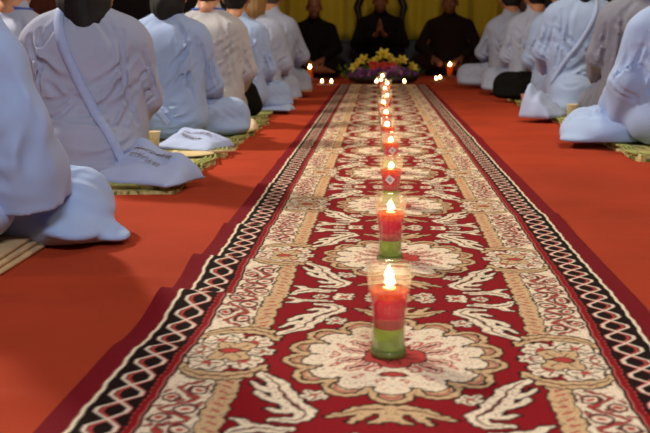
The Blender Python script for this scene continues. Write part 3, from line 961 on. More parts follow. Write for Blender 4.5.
def body_sdf(J):
    S = Sdf(); lp = lambda p: lean_pt(J, p); w = J['w']; H = J['hgt']
    up = J.get('kup', .04) if J['legs'] == 'kneel' else 0
    J['up'] = up
    U_ = lambda p: (p[0] * w, p[1], (p[2] + up) * 1.0) if p[2] > .2 else p
    S.ell(lp((0, 0, .13 + up)), (.13, .10, .10)); S.ell(lp((0, 0, .27 + up)), (.11, .08, .13)); S.ell(lp((0, .005, .42 + up)), (.13, .085, .12))
    S.cone(lp((-.13, 0, .485 + up)), lp((.13, 0, .485 + up)), .045, .045)
    S.cone(lp((0, .0, .49 + up)), lp((0, .022, .60 + up)), .056, .050, .04)
    hd = lp((0, .045, .705 + up)); J['head_c'] = hd
    head(S, hd, J['headyaw'], J['headpitch'])
    for side, key, hk in ((1, 'R', 'handR'), (-1, 'L', 'handL')):
        a, b, c = [lp((q[0], q[1], q[2] + up)) for q in J[key]]
        a = tuple(A(*a) * A(.92, 1, 1))
        S.cone(a, b, .045, .036, .03).cone(b, c, .036, .025, .02)
        d = A(*c) - A(*b); d /= np.linalg.norm(d)
        hand(S, A(*c) + d * .01, J[hk][0], J[hk][1], -side, J['curl'])
    G = legs(J)
    for i in (0, 1):
        S.cone(G['hip'][i], G['knee'][i], .07, .052, .04).cone(G['knee'][i], G['ankle'][i], .05, .03, .03)
        foot(S, G['ankle'][i], G['toe'][i], (0, 0, 1), 1 if i else -1)
    S.floor = J.get('flr', .006) - .001
    return S

def torso_cloth(J, seed, extra=None, ncr=1.0):
    r = random.Random(seed); up = J.get('kup', .04) if J['legs'] == 'kneel' else 0
    lp = lambda p: lean_pt(J, (p[0], p[1], p[2] + up)); w = J['w']
    S = Sdf()
    if J['legs'] == 'kneel':
        S.ell((0, -.05, .10), (.175 * w, .17, .13), .06); S.ell((0, .06, .15), (.175 * w, .17, .12), .06)
        S.ell((0, -.08, .03), (.20 * w, .16, .06), .05)
    else:
        S.ell((0, -.01, .10), (.200 * w, .165, .12), .06)
    S.ell(lp((0, -.005, .22)), (.185 * w, .138, .17), .07)
    S.ell(lp((0, -.005, .36)), (.190 * w, .130, .16), .07)
    S.ell(lp((0, -.012, .43)), (.180 * w, .118, .12), .06)
    S.cone(lp((-.115 * w, 0, .472)), lp((.115 * w, 0, .472)), .060, .060, .06)
    for s in (-1, 1): S.cone(lp((.02 * s, .0, .560)), lp((.12 * s * w, -.005, .488)), .048, .055, .06)
    S.cone(lp((0, .008, .545)), lp((0, .018, .600)), .070, .064, .025)         # standing collar
    for key in ('R', 'L'):
        if key == 'R' and J.get('loose'): continue
        a, b, c = [lp((q[0] * w, q[1], q[2])) for q in J[key]]
        S.cone(a, b, .066, .057, .028)
        d = A(*c) - A(*b); d /= np.linalg.norm(d)
        S.cone(b, tuple(A(*c) - d * .01), .056, J['cuff'], .03)
        if J.get('hang'):   # wide sleeve mouth hanging under the forearm
            S.cone(tuple(A(*b) * .55 + A(*c) * .45 - A(0, 0, .03)), tuple(A(*c) - d * .02 - A(0, 0, .045)), .055, .055, .04)
        S.cut_cone(tuple(A(*c) + d * .01), tuple(A(*c) + d * .14), J['cuff'] - .012, J['cuff'] + .02, .01)
    if extra: extra(S)
    # creases
    N = ncr
    for s, key in ((1, 'R'), (-1, 'L')):
        a, b, c = [A(*lp((q[0] * w, q[1], q[2]))) for q in J[key]]
        ab = (b - a); L = np.linalg.norm(ab); ab /= L
        out = A(s, -.25, 0); back = A(0, -1, 0)
        for i in range(int(5 * N)):      # drapes running down the sleeve
            o = (out * r.uniform(-.3, 1) + back * r.uniform(.2, 1)) * .075
            o2 = (out * r.uniform(-.3, 1) + back * r.uniform(.2, 1)) * .075
            t0 = r.uniform(0, .45); t1 = r.uniform(.6, 1.15)
            S.crease(a + o + ab * L * t0, a + o2 + ab * L * t1, (s * r.uniform(-.01, .015), -.01, 0), r.uniform(.006, .012), r.uniform(.007, .013))
        for i in range(int(4 * N)):      # short diagonal tucks inside the elbow
            q = b + ab * r.uniform(-.09, .05)
            S.crease(q + A(s * .055, -.03, r.uniform(.02, .06)), q + A(-s * .055, -.06, r.uniform(-.05, -.01)), (0, -.02, .0), r.uniform(.005, .009), r.uniform(.006, .009))
        for i in range(int(7 * N)):      # diagonals from the armpit over the back
            z0 = r.uniform(.26, .47); z1 = z0 - r.uniform(.06, .24)
            S.crease(lp((s * .155 * w, -.07, z0)), lp((s * r.uniform(.0, .11), -.16, z1)), (0, -.01, r.uniform(-.035, .01)), r.uniform(.005, .011), r.uniform(.008, .016))
        for i in range(int(3 * N)):      # shoulder pulls
            S.crease(lp((s * r.uniform(.03, .07), -.06, .545)), lp((s * r.uniform(.09, .17) * w, -.10, r.uniform(.26, .44))), (s * .02, -.03, .01), r.uniform(.003, .007), r.uniform(.008, .014))
        # arm-hole fold between the arm and the back
        S.crease(lp((s * .125 * w, -.09, .50)), lp((s * .158 * w, -.08, .18)), (s * -.015, -.02, 0), .018, .010)
    for i in range(int(9 * N)):          # waist and seat
        z = r.uniform(.07, .28); s = r.choice((-1, 1))
        S.crease(lp((s * r.uniform(.10, .19) * w, -.12, z)), lp((s * r.uniform(-.10, .06), -.18, z + r.uniform(-.06, .09))), (0, -.01, r.uniform(-.035, -.005)), r.uniform(.005, .011), r.uniform(.007, .014))
    ph = [r.uniform(0, 6) for _ in range(6)]
    S.wob = lambda P: .0022 * np.sin(P[..., 0] * 31 + 9 * P[..., 2] + ph[0]) * np.sin(P[..., 2] * 17 + 6 * P[..., 0] + ph[1]) + .0016 * np.sin(P[..., 0] * 22 - P[..., 2] * 48 + ph[2]) * np.sin(P[..., 1] * 27 + ph[3])
    S.floor = J.get('tflr', .006)
    return S

def sleeve_cloth(J, seed):
    r = random.Random(seed + 9); lp = lambda p: lean_pt(J, p); S = Sdf()
    S.path([lp((.125, -.012, .480)), lp((.175, -.025, .40)), lp((.215, -.04, .27)), lp((.232, -.025, .16)), lp((.235, .0, .035))], [.072, .078, .084, .086, .088], .03)
    S.path([lp((.215, -.03, .25)), lp((.225, .06, .16)), lp((.225, .10, .09))], [.07, .07, .07], .05)
    for i in range(14):
        o = A(r.uniform(-.2, 1), -r.uniform(.2, 1), 0) * .08; o2 = A(r.uniform(-.2, 1), -r.uniform(.2, 1), 0) * .085
        z0 = r.uniform(.30, .50); z1 = r.uniform(.08, .26)
        S.crease(A(.13 + .09 * (.5 - z0) / .2, -.02, z0) + o, A(.225, -.03, z1) + o2, (r.uniform(-.02, .03), -.01, 0), r.uniform(.003, .006), r.uniform(.013, .022))
    for i in range(5):
        z = r.uniform(.18, .32)
        S.crease(A(.13, -.09, z + .04), A(.27, -.09, z - .05), (0, -.02, -.02), r.uniform(.003, .005), .014)
    S.cut_ell(lp((.235, .04, -.03)), (.19, .22, .125), .006)
    S.floor = J.get('tflr', .006)
    return S

def trouser_cloth(J, seed, extra=None):
    r = random.Random(seed + 50); S = Sdf(); G = legs(J)
    k = J.get('kneeR', .080)
    for i in (0, 1):
        h, kn, an = G['hip'][i], G['knee'][i], G['ankle'][i]
        S.cone(h, kn, .090, k, .05); S.cone(kn, tuple(A(*kn) * .25 + A(*an) * .75), k * .95, .058, .05)
        s = 1 if h[0] > 0 else -1
        if J['legs'] == 'cross':
            S.ell((kn[0] * .8, kn[1] * .75, .035), (.15, .13, .04), .05)
    if extra: extra(S)
    for i in (0, 1):
        h, kn, an = A(*G['hip'][i]), A(*G['knee'][i]), A(*G['ankle'][i])
        s = 1 if h[0] > 0 else -1
        for q in range(7):
            t0 = r.uniform(.25, .95); p = h * (1 - t0) + kn * t0
            S.crease(p + A(s * r.uniform(-.03, .02), -.10, .02), p + A(s * r.uniform(.0, .06), .02, .10), (0, -.03, .03), r.uniform(.005, .010), r.uniform(.009, .014))
        for q in range(3):
            S.crease(h + A(s * .06, -.06, .06 + .02 * q), kn + A(s * .03, -.04, .05 - .05 * q), (0, -.02, .02), .006, .013)
    S.floor = J.get('flr', .006)
    return S

def hair_sdf(J, style):
    S = Sdf(); c = A(*J['head_c']); R = np.array(Euler((J['headpitch'], 0, J['headyaw'])).to_matrix()); e = (J['headpitch'], 0, J['headyaw'])
    T = lambda x, y, z: c + R @ A(x, y, z)
    S.ell(T(0, -.022, .045), (.084, .098, .094), .02, e)
    S.ell(T(0, -.055, -.010), (.076, .062, .080), .03, e)
    if style == 'long':
        S.path([T(0, -.075, -.02), c + A(0, -.105, -.10), c + A(.012, -.13, -.185)], [.066, .058, .046], .03)
        for s in (-1, 1):
            S.path([T(.050 * s, -.05, -.03), c + A(.052 * s, -.08, -.11), c + A(.045 * s + .01, -.12, -.15 - .015 * s)], [.042, .036, .026], .03)
    if style == 'down':
        S.path([T(0, -.075, -.02), c + A(0, -.095, -.09), c + A(.0, -.105, -.145)], [.066, .056, .040], .03)
        for s in (-1, 1): S.path([T(.05 * s, -.05, -.03), c + A(.05 * s, -.07, -.10)], [.042, .030], .03)
    if style == 'bun':
        S.ell(T(0, -.110, -.035), (.056, .048, .048), .015, e)
        S.ell(T(0, -.070, -.060), (.055, .04, .05), .02, e)
    S.cut_ell(T(0, .105, -.045), (.078, .09, .105), .02)
    for s in (-1, 1):
        S.cut_ell(T(.088 * s, .012, -.012), (.022, .030, .036), .01)
        for q in range(4):
            S.crease(T(.03 * s, -.02 * q + .03, .14), T(.06 * s + .0 * q, -.10, -.04 - .01 * q), (s * .02, -.02, .03), .004, .007)
    r = random.Random(5)
    if style in ('long', 'down'):
        for q in range(9):
            x = -.06 + .015 * q
            S.crease(T(x * .6, -.12, .03), c + A(x * 1.1, -.17, -.16), (0, -.02, 0), .004, .006)
    return S

CACHE = {}
def mesh_from(key, name, fn, h, m):
    if key not in CACHE:
        V, F = fn().build(h)
        me = bpy.data.meshes.new(name); me.from_pydata(V.tolist(), [], F.tolist()); me.update()
        me.polygons.foreach_set('use_smooth', [True] * len(me.polygons))
        CACHE[key] = me
    me = CACHE[key]
    if m.name not in [x.name for x in me.materials]:
        if len(me.materials):
            me = me.copy(); me.materials.clear()
        me.materials.append(m)
    return me

def person(posekey, pose, loc, rz, label, robe, trousers=None, hair='bun', hairm='hair', skin='skin', scale=1.0, h=.009, seed=1, extra=None, textra=None, ncr=1.0, lanyard=False):
    J = joints(pose)
    root = empty('person', loc, rz, label, 'person'); root.scale = (scale,) * 3
    def child(name, key, fn, hh, m, par=root):
        o = bpy.data.objects.new(name, mesh_from(key, name, fn, hh, m)); COL.objects.link(o); o.parent = par; return o
    bs = body_sdf(J)
    child('body', ('body', posekey), lambda: bs, .0058, M[skin])
    child('tunic', ('tunic', posekey, seed), lambda: torso_cloth(J, seed, extra, ncr), h, M[robe])
    child('trousers', ('trousers', posekey, seed), lambda: trouser_cloth(J, seed, textra), h, M[trousers or robe])
    if J.get('loose'): child('sleeve', ('sleeve', posekey), lambda: sleeve_cloth(J, seed), h, M[robe])
    if hair: child('hair', ('hair', posekey, hair), lambda: hair_sdf(J, hair), .007, M[hairm])
    if lanyard:
        up = J.get('kup', .04) if J['legs'] == 'kneel' else 0
        pts = []
        S = torso_cloth(J, seed, extra, 0)
        for i in range(41):
            a = 2 * PI * i / 40
            p = A(*lean_pt(J, (.085 * math.sin(a), .0 - .085 * math.cos(a), .585 + up - .02 * math.cos(a) * -1)))
            pts.append(p)
        pts = S.project(np.array(pts), 6)
        bm = bmesh.new(); rows = []
        for i, p in enumerate(pts):
            n = p - A(0, .01, p[2]); n[2] = 0; n /= np.linalg.norm(n) + 1e-9
            rows.append([bm.verts.new(p + n * .004 + A(0, 0, -.007)), bm.verts.new(p + n * .004 + A(0, 0, .007))])
        for a, b in zip(rows[:-1], rows[1:]): bm.faces.new([a[0], b[0], b[1], a[1]])
        o = bm_obj('lanyard', bm, M['lanyard'], root); o['label'] = 'blue lanyard ribbon round the collar'
        s_ = o.modifiers.new('thickness', 'SOLIDIFY'); s_.thickness = .003; s_.offset = 1
    return root, J

def at(d, x, z=0): 
    wx, wy = W(d, x); return (wx, wy, z)

MZ = .030     # top of the reed mats
# ---- left row, from the camera backwards
L1_pose = dict(R=[(.150, -.01, .47), (.215, -.035, .25), (.215, .12, .145)], handR=((.05, .95, -.3), (-.2, -.2, -1)), loose=True, kneeR=.060, kz=.062, kx=.265, lean=.03, flr=-.028, tflr=.003)
def l1_tr(S):
    S.ell((.36, .13, -.004), (.085, .055, .016), .015, (0, .15, -.5)); S.ell((.31, .06, .012), (.07, .07, .022), .02, (.0, .2, -.3))
    S.ell((.22, .15, .0), (.14, .13, .05), .05); S.cone((.06, .10, .06), (.27, .17, .05), .08, .062, .05)
def l1_tu(S):
    S.ell((.08, -.08, .07), (.15, .12, .075), .05)
P1x, P1y, _ = at(2.10, -1.045)
person('L1', L1_pose, (P1x, P1y, .034), -.06, 'person in pale blue robe at the left edge of the photo, nearest the camera', 'robe_blue_light', hair='down', h=.0062, seed=21, extra=l1_tu, textra=l1_tr, ncr=1.3, scale=1.0)
L2_pose = dict(legs='kneel', kup=.0, kx=.085, w=1.10, lean=.08, headpitch=-.35, R=[(.152, 0, .455), (.178, .05, .26), (.13, .24, .20)], L=[(-.152, 0, .455), (-.178, .05, .26), (-.13, .24, .20)])
r2, J2 = person('L2', L2_pose, at(3.12, -1.015, MZ), .14, 'broad backed person with long dark hair and a bag strap slung across the back', 'robe_lavender', hair='long', h=.0062, seed=33, ncr=1.25, scale=.97)
L3_pose = dict(w=1.0, lean=.12, headpitch=-.3, kx=.25, R=[(.15, 0, .455), (.19, .08, .255), (.15, .25, .16)])
r3, J3 = person('L3', L3_pose, at(4.12, -.99, MZ), -.10, 'person with dark loose hair behind the printed bag, third along the left row', 'robe_blue', hair='down', h=.007, seed=45, ncr=1.2, scale=.97)
A_pose = dict(lean=.10, headpitch=-.25)
B_pose = dict(lean=.12, headpitch=-.25, kx=.24)
C_pose = dict(lean=.16, headpitch=-.2, R=[(.15, 0, .46), (.21, .12, .28), (.10, .30, .20)], L=[(-.15, 0, .46), (-.21, .12, .28), (-.10, .30, .20)])
C2_pose = dict(C_pose, kx=.17)
A2_pose = dict(A_pose, kx=.19)
person('K4', dict(legs='kneel', kup=.02, kx=.085, lean=.12, headpitch=-.25), at(4.80, -.935, MZ), .05, 'person in cream grey robe with a blue lanyard in the left row', 'robe_cream', hair='bun', seed=5, lanyard=True)
person('B', B_pose, at(5.58, -.925, MZ), -.02, 'person with black hair in a bun beside the black hanging bag, left row', 'robe_blue', hair='bun', seed=6)
person('A2', A2_pose, at(6.27, -.915, MZ), -.08, 'person with light brown hair in the left row, second from the far end', 'robe_lavender', hair='down', hairm='hair_tan', seed=7, scale=1.04)
person('C2', C2_pose, at(7.1, -.92, MZ), -.12, 'grey haired person at the far end of the left row', 'robe_lavender', hair='short', hairm='hair_grey', seed=8, scale=1.12)
# ---- second row on the left
person('B', B_pose, at(4.05, -1.66, MZ), -.05, 'person with a blue collar ribbon in the top left corner, behind the front row', 'robe_lavender', hair='bun', seed=5, lanyard=True)
person('A', A_pose, at(5.55, -1.76, MZ), -.05, 'second row person on the left, seen between two dark heads', 'robe_cream', hair='down', seed=7)
person('A', A_pose, at(3.05, -1.86, MZ), -.05, 'person behind the nearest robe at the left edge, second row', 'robe_blue', hair='down', seed=9)
# ---- right row
R1_pose = dict(L=[(-.155, -.01, .46), (-.21, .02, .25), (-.18, .20, .15)], w=1.08, lean=.06, hang=True, cuff=.068, kx=.31, kz=.062, kneeR=.062)
def r1_tr(S):
    S.ell((-.25, .17, .03), (.17, .16, .06), .06); S.ell((-.37, .10, .015), (.085, .08, .022), .03, (0, 0, .5))
r1_tu = lambda S: S.cone((-.225, -.02, .25), (-.22, .06, .13), .060, .052, .04)
person('R1', R1_pose, at(3.86, 1.245, MZ), .10, 'person in pale blue robe at the right edge of the photo', 'robe_blue_light', hair='down', h=.007, seed=61, extra=r1_tu, textra=r1_tr, ncr=1.2, scale=1.06)
person('K2', dict(legs='kneel', lean=.06, headpitch=-.25, w=1.04, kup=.07), at(4.85, 1.35, MZ), .08, 'person in grey robe, second in the right row between two pale blue robes', 'robe_grey', hair='bun', seed=5, scale=1.05)
K3 = dict(legs='kneel', kx=.10, lean=.08, headpitch=-.3, w=1.06, kup=.08)
r5, J5 = person('K3', K3, at(5.62, 1.20, MZ), .06, 'person in pale blue robe, thin strap across the back, third in the right row', 'robe_blue', hair='down', seed=62, h=.008, scale=1.07)
person('A', A_pose, at(6.40, 1.25, MZ), .10, 'person with black trousered knee showing, fourth in the right row', 'robe_blue', trousers='trousers_black', hair='bun', seed=7, scale=1.12)
person('B', B_pose, at(7.22, 1.20, MZ), .12, 'person in pale robe, second from the far end in the right row', 'robe_lavender', hair='bun', seed=9, scale=1.14)
person('C', C_pose, at(8.1, 1.14, MZ), .16, 'person at the far end of the right row with a knee towards the rug', 'robe_lavender', hair='short', seed=8, scale=1.14)

# ---- three monks facing the camera
MA_pose = dict(R=[(.17, 0, .475), (.235, .04, .27), (.10, .27, .16)], L=[(-.17, 0, .475), (-.235, .04, .27), (-.10, .27, .16)], handR=((-.6, .7, -.3), (0, -.3, -1)), handL=((.6, .7, -.3), (0, -.3, -1)), headpitch=-.05, w=1.06, kx=.26)
PR_pose = dict(R=[(.17, 0, .475), (.24, .10, .27), (.035, .26, .36)], L=[(-.17, 0, .475), (-.24, .10, .27), (-.035, .26, .36)], handR=((-.12, .35, .93), (-1, 0, .0)), handL=((.12, .35, .93), (1, 0, .0)), headpitch=-.15, curl=.06, w=1.05, kx=.20)
KN_pose = dict(R=[(.17, 0, .475), (.265, .06, .26), (.14, .28, .14)], L=[(-.17, 0, .475), (-.265, .06, .26), (-.14, .28, .14)], headpitch=-.05, w=1.12)
def cushion(x, y, hgt, label):
    o = empty('cushion', (x, y, 0), 0, label, 'cushion')
    bm = bmesh.new(); add_box(bm, (0, 0, hgt / 2 + .001), (.58, .58, hgt - .002), None, .018); bm_obj('pad', bm, M['robe_black'], o)
    for s in (-1, 1):
        bm = bmesh.new(); add_tube(bm, [(-.28, .29 * s, hgt / 2), (.28, .29 * s, hgt / 2)], .006, 6)
        bm_obj('piping', bm, M['wood_dark'], o)
mx, my, _ = at(10.7, -.84); cushion(mx, my, .045, 'dark floor cushion under the left monk')
person('MA', MA_pose, (mx, my, .045), PI + .05, 'monk in dark brown robe seated left of the flowers', 'robe_black', hair=None, skin='skin_dark', seed=5, scale=1.10)
mx, my, _ = at(10.75, -.065); cushion(mx, my, .10, 'dark floor cushion under the middle monk')
person('PR', PR_pose, (mx, my, .10), PI, 'monk with hands joined in prayer seated behind the flowers', 'robe_black', hair=None, skin='skin_dark', seed=5, scale=1.13)
mx2, my2, _ = at(11.25, .79); cushion(mx2, my2, .05, 'dark floor cushion under the right monk')
person('KN', KN_pose, (mx2, my2, .05), PI - .12, 'monk in dark brown robe seated right of the flowers, hands on knees', 'robe_brown', hair=None, skin='skin_dark', seed=5, scale=1.20)

# carved chair back behind the middle monk
def chair():
    o = empty('carved_chair', (mx, my + .53, 0), 0, 'dark carved wooden chair back behind the middle monk', 'chair')
    bm = bmesh.new(); add_box(bm, (0, 0, .20), (.62, .36, .05), None, .01); bm_obj('seat', bm, M['wood_dark'], o)
    for sx in (-1, 1):
        for sy in (-1, 1):
            bm = bmesh.new(); add_box(bm, (sx * .27, sy * .14, .0875), (.05, .05, .175), None, .008); bm_obj('leg', bm, M['wood_dark'], o)
        bm = bmesh.new()
        add_tube(bm, [(sx * .28, .14, .22), (sx * .29, .15, .5), (sx * .27, .16, .72), (sx * .30, .16, .84), (sx * .26, .16, .95), (sx * .20, .16, 1.05), (sx * .10, .16, 1.12), (0, .16, 1.14)], [.03, .03, .036, .05, .05, .045, .04, .04], 10)
        bm_obj('back_frame', bm, M['wood_dark'], o)
    bm = bmesh.new(); add_box(bm, (0, .155, .48), (.50, .03, .50), None, .008); bm_obj('back_panel', bm, M['wood_dark'], o)
chair()

# black low chest between the left and the middle monk
cx_, cy_, _ = at(11.35, -.535)
o = empty('low_chest', (cx_, cy_ + .12, 0), 0, 'dark low chest standing between the left monk and the middle monk', 'chest')
bm = bmesh.new(); add_box(bm, (0, 0, .215), (.25, .30, .39), None, .008); bm_obj('body', bm, M['wood_dark'], o, False)
bm = bmesh.new(); add_box(bm, (0, 0, .425), (.28, .33, .03), None, .006); bm_obj('top', bm, M['wood_dark'], o, False)
for sx in (-1, 1):
    bm = bmesh.new(); add_box(bm, (sx * .10, 0, .01), (.04, .28, .02)); bm_obj('foot', bm, M['wood_dark'], o, False)

# ------------------------------------------------------------------ mats, cushions, bags, cups
def reed_mat(x0, x1, y0, y1, thick, label, layers=2, seed=0):
    o = empty('reed_mat', ((x0 + x1) / 2, (y0 + y1) / 2, 0), 0, label, 'mat', 'reed mats under the seated rows')
    r = random.Random(seed)
    w, l = x1 - x0, y1 - y0
    tl = thick / layers
    for k in range(layers):
        ins = r.uniform(0, .02) + .012 * k
        nx_, ny_ = 24, max(20, int(l / .03))
        xx = np.linspace(-w / 2 + ins, w / 2 - ins, nx_); yy = np.linspace(-l / 2 + ins * 1.5, l / 2 - ins, ny_)
        GX, GY = np.meshgrid(xx, yy)
        # softly ragged outline
        GX = GX + np.sign(GX) * (np.abs(GX) > w / 2 - ins - 1e-6) * (.008 * np.sin(GY * 23 + seed) + .005 * np.sin(GY * 61))
        GY = GY + np.where(GY < -l / 2 + ins * 1.5 + 1e-6, .02 * np.cos(GX * PI / w) * -1 + .006 * np.sin(GX * 40), 0)
        ztop = tl * (k + 1) - .0005 + 0 * GX
        n = nx_ * ny_
        V = np.concatenate([np.stack([GX, GY, ztop], -1).reshape(-1, 3), np.stack([GX, GY, ztop * 0 + tl * k + .0008], -1).reshape(-1, 3)])
        F = grid_faces(ny_, nx_); B = F[:, ::-1] + n
        rim = []
        ring = [i for i in range(nx_)] + [j * nx_ + nx_ - 1 for j in range(1, ny_)] + [(ny_ - 1) * nx_ + i for i in range(nx_ - 2, -1, -1)] + [j * nx_ for j in range(ny_ - 2, 0, -1)]
        for a, b in zip(ring, ring[1:] + ring[:1]): rim.append([a, a + n, b + n, b][::-1] if False else [b, b + n, a + n, a][::-1])
        me = mesh_obj('mat_sheet', V, F.tolist() + B.tolist() + rim, M['mat'], o, smooth=False)
    # bound edge strips along the near end and the aisle side
    sgn = 1 if x1 < 0 else -1
    ex = (w / 2 - .015) * sgn
    bm = bmesh.new()
    for q in range(3):
        pts = [(ex + sgn * (.010 * math.sin(yv * 23 + seed) - .018 * q + .012), yv, thick + .001) for yv in np.linspace(-l / 2 + .05, l / 2 - .04, int(l / .05))]
        add_tube(bm, pts, .0055, 6)
    bm_obj('edge_binding', bm, M['mat_edge'], o)
    bm = bmesh.new()
    for q in range(3):
        pts = [(xv, -l / 2 + .03 - .02 * math.cos(xv * PI / w) + .018 * q, thick + .001) for xv in np.linspace(-w / 2 + .04, w / 2 - .04, 40)]
        add_tube(bm, pts, .0055, 6)
    bm_obj('end_binding', bm, M['mat_edge'], o)
    return o
lx, ly, _ = at(2.80, -.655)
reed_mat(-1.36, lx, ly, W(5.05, -.7)[1], MZ - .001, 'green and yellow reed mat on the left, its near corner folded towards the camera', 2, 1)
reed_mat(-1.36, W(6, -.69)[0], W(5.1, -.7)[1], W(7.9, -.7)[1], MZ - .001, 'green and yellow reed mat under the far half of the left row', 2, 2)
reed_mat(-2.35, -1.42, W(2.9, -1.5)[1], W(6.4, -1.5)[1], MZ - .001, 'yellow reed mat under the second row, seen past the nearest sleeve', 2, 3)
reed_mat(W(4, .985)[0], 1.95, W(3.52, 1)[1], W(4.55, 1)[1], MZ - .001, 'reed mat under the pale blue robe at the right edge', 2, 4)
reed_mat(W(5, .96)[0], 1.95, W(4.62, 1)[1], W(6.0, 1)[1], MZ - .001, 'reed mat behind the nearest one in the right row', 2, 5)
reed_mat(W(7, .93)[0], 1.85, W(6.05, 1)[1], W(8.6, 1)[1], MZ - .001, 'reed mat under the far half of the right row', 2, 6)

# folded beige cotton pad under the nearest person on the left : three folded layers
pad = empty('folded_pad', (W(1.93, -1.10)[0], W(1.93, -1.10)[1], 0), 0, 'folded beige cotton pad in layers under the nearest person on the left', 'mat')
for k in range(3):
    bm = bmesh.new()
    add_box(bm, (-.004 * k, -.004 * k, .0062 + .0108 * k), (.62 - .010 * k, .42 - .010 * k, .0104), Euler((0, 0, .02 * k)), .004)
    bm_obj('pad_layer', bm, M['beige'], pad)

def soft_bag(loc, rz, sx, sy, hgt, label, m, text=True, tilt=0, seed=1):
    o = empty('cloth_bag', loc, rz, label, 'bag'); o.rotation_euler = (tilt, 0, rz)
    r = random.Random(seed)
    n = 28
    g = np.linspace(-1, 1, n); GX, GY = np.meshgrid(g, g)
    sq = 1 - np.maximum(np.abs(GX), np.abs(GY)) ** 3
    top = hgt * (.10 + .90 * np.clip((GY + 1) / 1.6, 0, 1) ** .8 * np.clip(1 - np.abs(GY) ** 9, 0, 1) ** .5 * np.clip(1 - np.abs(GX) ** 5, 0, 1) ** .5) * (1 - .30 * GX) * (1 + .10 * np.sin(GX * 5 + GY * 3 + seed) + .07 * np.sin(GY * 8 - GX * 4))
    xx = GX * sx * (1 + .06 * np.sin(GY * 3 + seed)); yy = GY * sy * (1 - .10 * GX + .06 * np.sin(GX * 4 + seed))
    V = np.concatenate([np.stack([xx, yy, top + .002], -1).reshape(-1, 3), np.stack([xx, yy, np.full_like(xx, .001)], -1).reshape(-1, 3)])
    F = grid_faces(n, n); N = n * n
    ring = [i for i in range(n)] + [j * n + n - 1 for j in range(1, n)] + [(n - 1) * n + i for i in range(n - 2, -1, -1)] + [j * n for j in range(n - 2, 0, -1)]
    rim = [[a, a + N, b + N, b] for a, b in zip(ring, ring[1:] + ring[:1])]
    b = mesh_obj('pouch', V, F.tolist() + F[:, ::-1].__add__(N).tolist() + rim, m, o)
    if text:
        def zt(x, y):
            i = int(np.clip(round((y / sy + 1) / 2 * (n - 1)), 0, n - 1)); j = int(np.clip(round((x / sx + 1) / 2 * (n - 1)), 0, n - 1))
            return max(top[max(0, i - 1):i + 2, max(0, j - 1):j + 2].ravel()) + .003
        for row, (yy0, span) in enumerate(((.25, .95), (-.12, .75))):
            bm = bmesh.new()
            x = -.52 * sx * span
            while x < .5 * sx * span:
                wd = r.uniform(.006, .012)
                for q in range(3):
                    p = (x + r.uniform(-.002, .003), yy0 * sy + (q - 1) * .0065)
                    if r.random() < .85: add_box(bm, (p[0], p[1], zt(*p)), (wd * r.uniform(.4, .9), .0028, .001))
                for q in (0, 1):
                    p = (x + (q - .5) * wd * .7, yy0 * sy)
                    add_box(bm, (p[0], p[1], zt(*p)), (.0024, .015, .001))
                x += wd + .0055
            pr = bm_obj('printed_line', bm, M['print'], b, False); pr['label'] = 'short line of brown print'
    return o

def strap(S, pts, width, m, parent, off=.005, name='strap'):
    """ribbon that follows the clothes"""
    Pp = np.array(pts, float); t_ = np.linspace(0, len(pts) - 1, 40)
    Q = np.stack([np.interp(t_, range(len(pts)), Pp[:, i]) for i in range(3)], -1)
    Q = S.project(Q, 6); e = 2e-3; f = S.ev(Q)
    g = np.stack([S.ev(Q + np.eye(3)[i] * e) - f for i in range(3)], -1); g /= np.linalg.norm(g, axis=-1, keepdims=True) + 1e-9
    Q = Q + g * off
    for _ in range(3): Q[1:-1] = (Q[:-2] + 2 * Q[1:-1] + Q[2:]) / 4
    tn = np.gradient(Q, axis=0); tn /= np.linalg.norm(tn, axis=-1, keepdims=True)
    s = np.cross(tn, g); s /= np.linalg.norm(s, axis=-1, keepdims=True)
    bm = bmesh.new(); rows = []
    for q, ss in zip(Q, s): rows.append([bm.verts.new(q + ss * width / 2 * a) for a in (-1, 0, 1)])
    for a, b in zip(rows[:-1], rows[1:]):
        for k in (0, 1): bm.faces.new([a[k], b[k], b[k + 1], a[k + 1]])
    o = bm_obj(name, bm, m, parent)
    md = o.modifiers.new('thickness', 'SOLIDIFY'); md.thickness = .003; md.offset = 0
    return o

# bags lie on the mat; their straps are worn across the back
def sling(root, J, seed, pts, width):
    S = torso_cloth(joints(J), seed, None, 0)
    o = strap(S, pts, width, M['strap'], root, .006, 'shoulder_strap')
    o['label'] = 'blue cloth bag strap across the back'
    return o
soft_bag(at(2.93, -.765, MZ), -.42, .150, .115, .095, 'pale blue cloth bag with brown print lying beside the long haired person', M['bag_cloth'], True, 0, 3)
sling(r2, L2_pose, 33, [(-.085, -.03, .60), (-.08, -.10, .54), (-.055, -.15, .44), (0.0, -.16, .32), (.06, -.17, .22), (.125, -.19, .10), (.15, -.20, .05)], .034)
soft_bag(at(3.78, -.800, MZ), -.40, .130, .11, .062, 'pale cloth bag with brown print lying below the third person of the left row', M['bag_cloth'], True, 0, 5)
sling(r3, L3_pose, 45, [(-.14, -.13, .42), (-.10, -.15, .32), (-.05, -.165, .22), (.065, -.17, .08)], .030)
soft_bag(at(5.20, .925, MZ), .9, .15, .09, .15, 'pale blue cloth bag at the end of the strap of the third person, right row', M['bag_cloth'], False, 0, 8)
sling(r5, K3, 62, [(.07, -.03, .64), (.055, -.10, .58), (.01, -.15, .48), (-.06, -.16, .38), (-.13, -.15, .30), (-.19, -.11, .23), (-.22, -.06, .17)], .026)
soft_bag(at(4.50, -.72, MZ), -.3, .08, .06, .06, 'small white cloth bag beside the cream robed person, left row', M['cup'], False, 0, 2)
soft_bag(at(5.66, -.69, MZ), -.2, .11, .075, .05, 'folded pale cloth bag on the mat at the far left row', M['bag_cloth'], False, 0, 4)

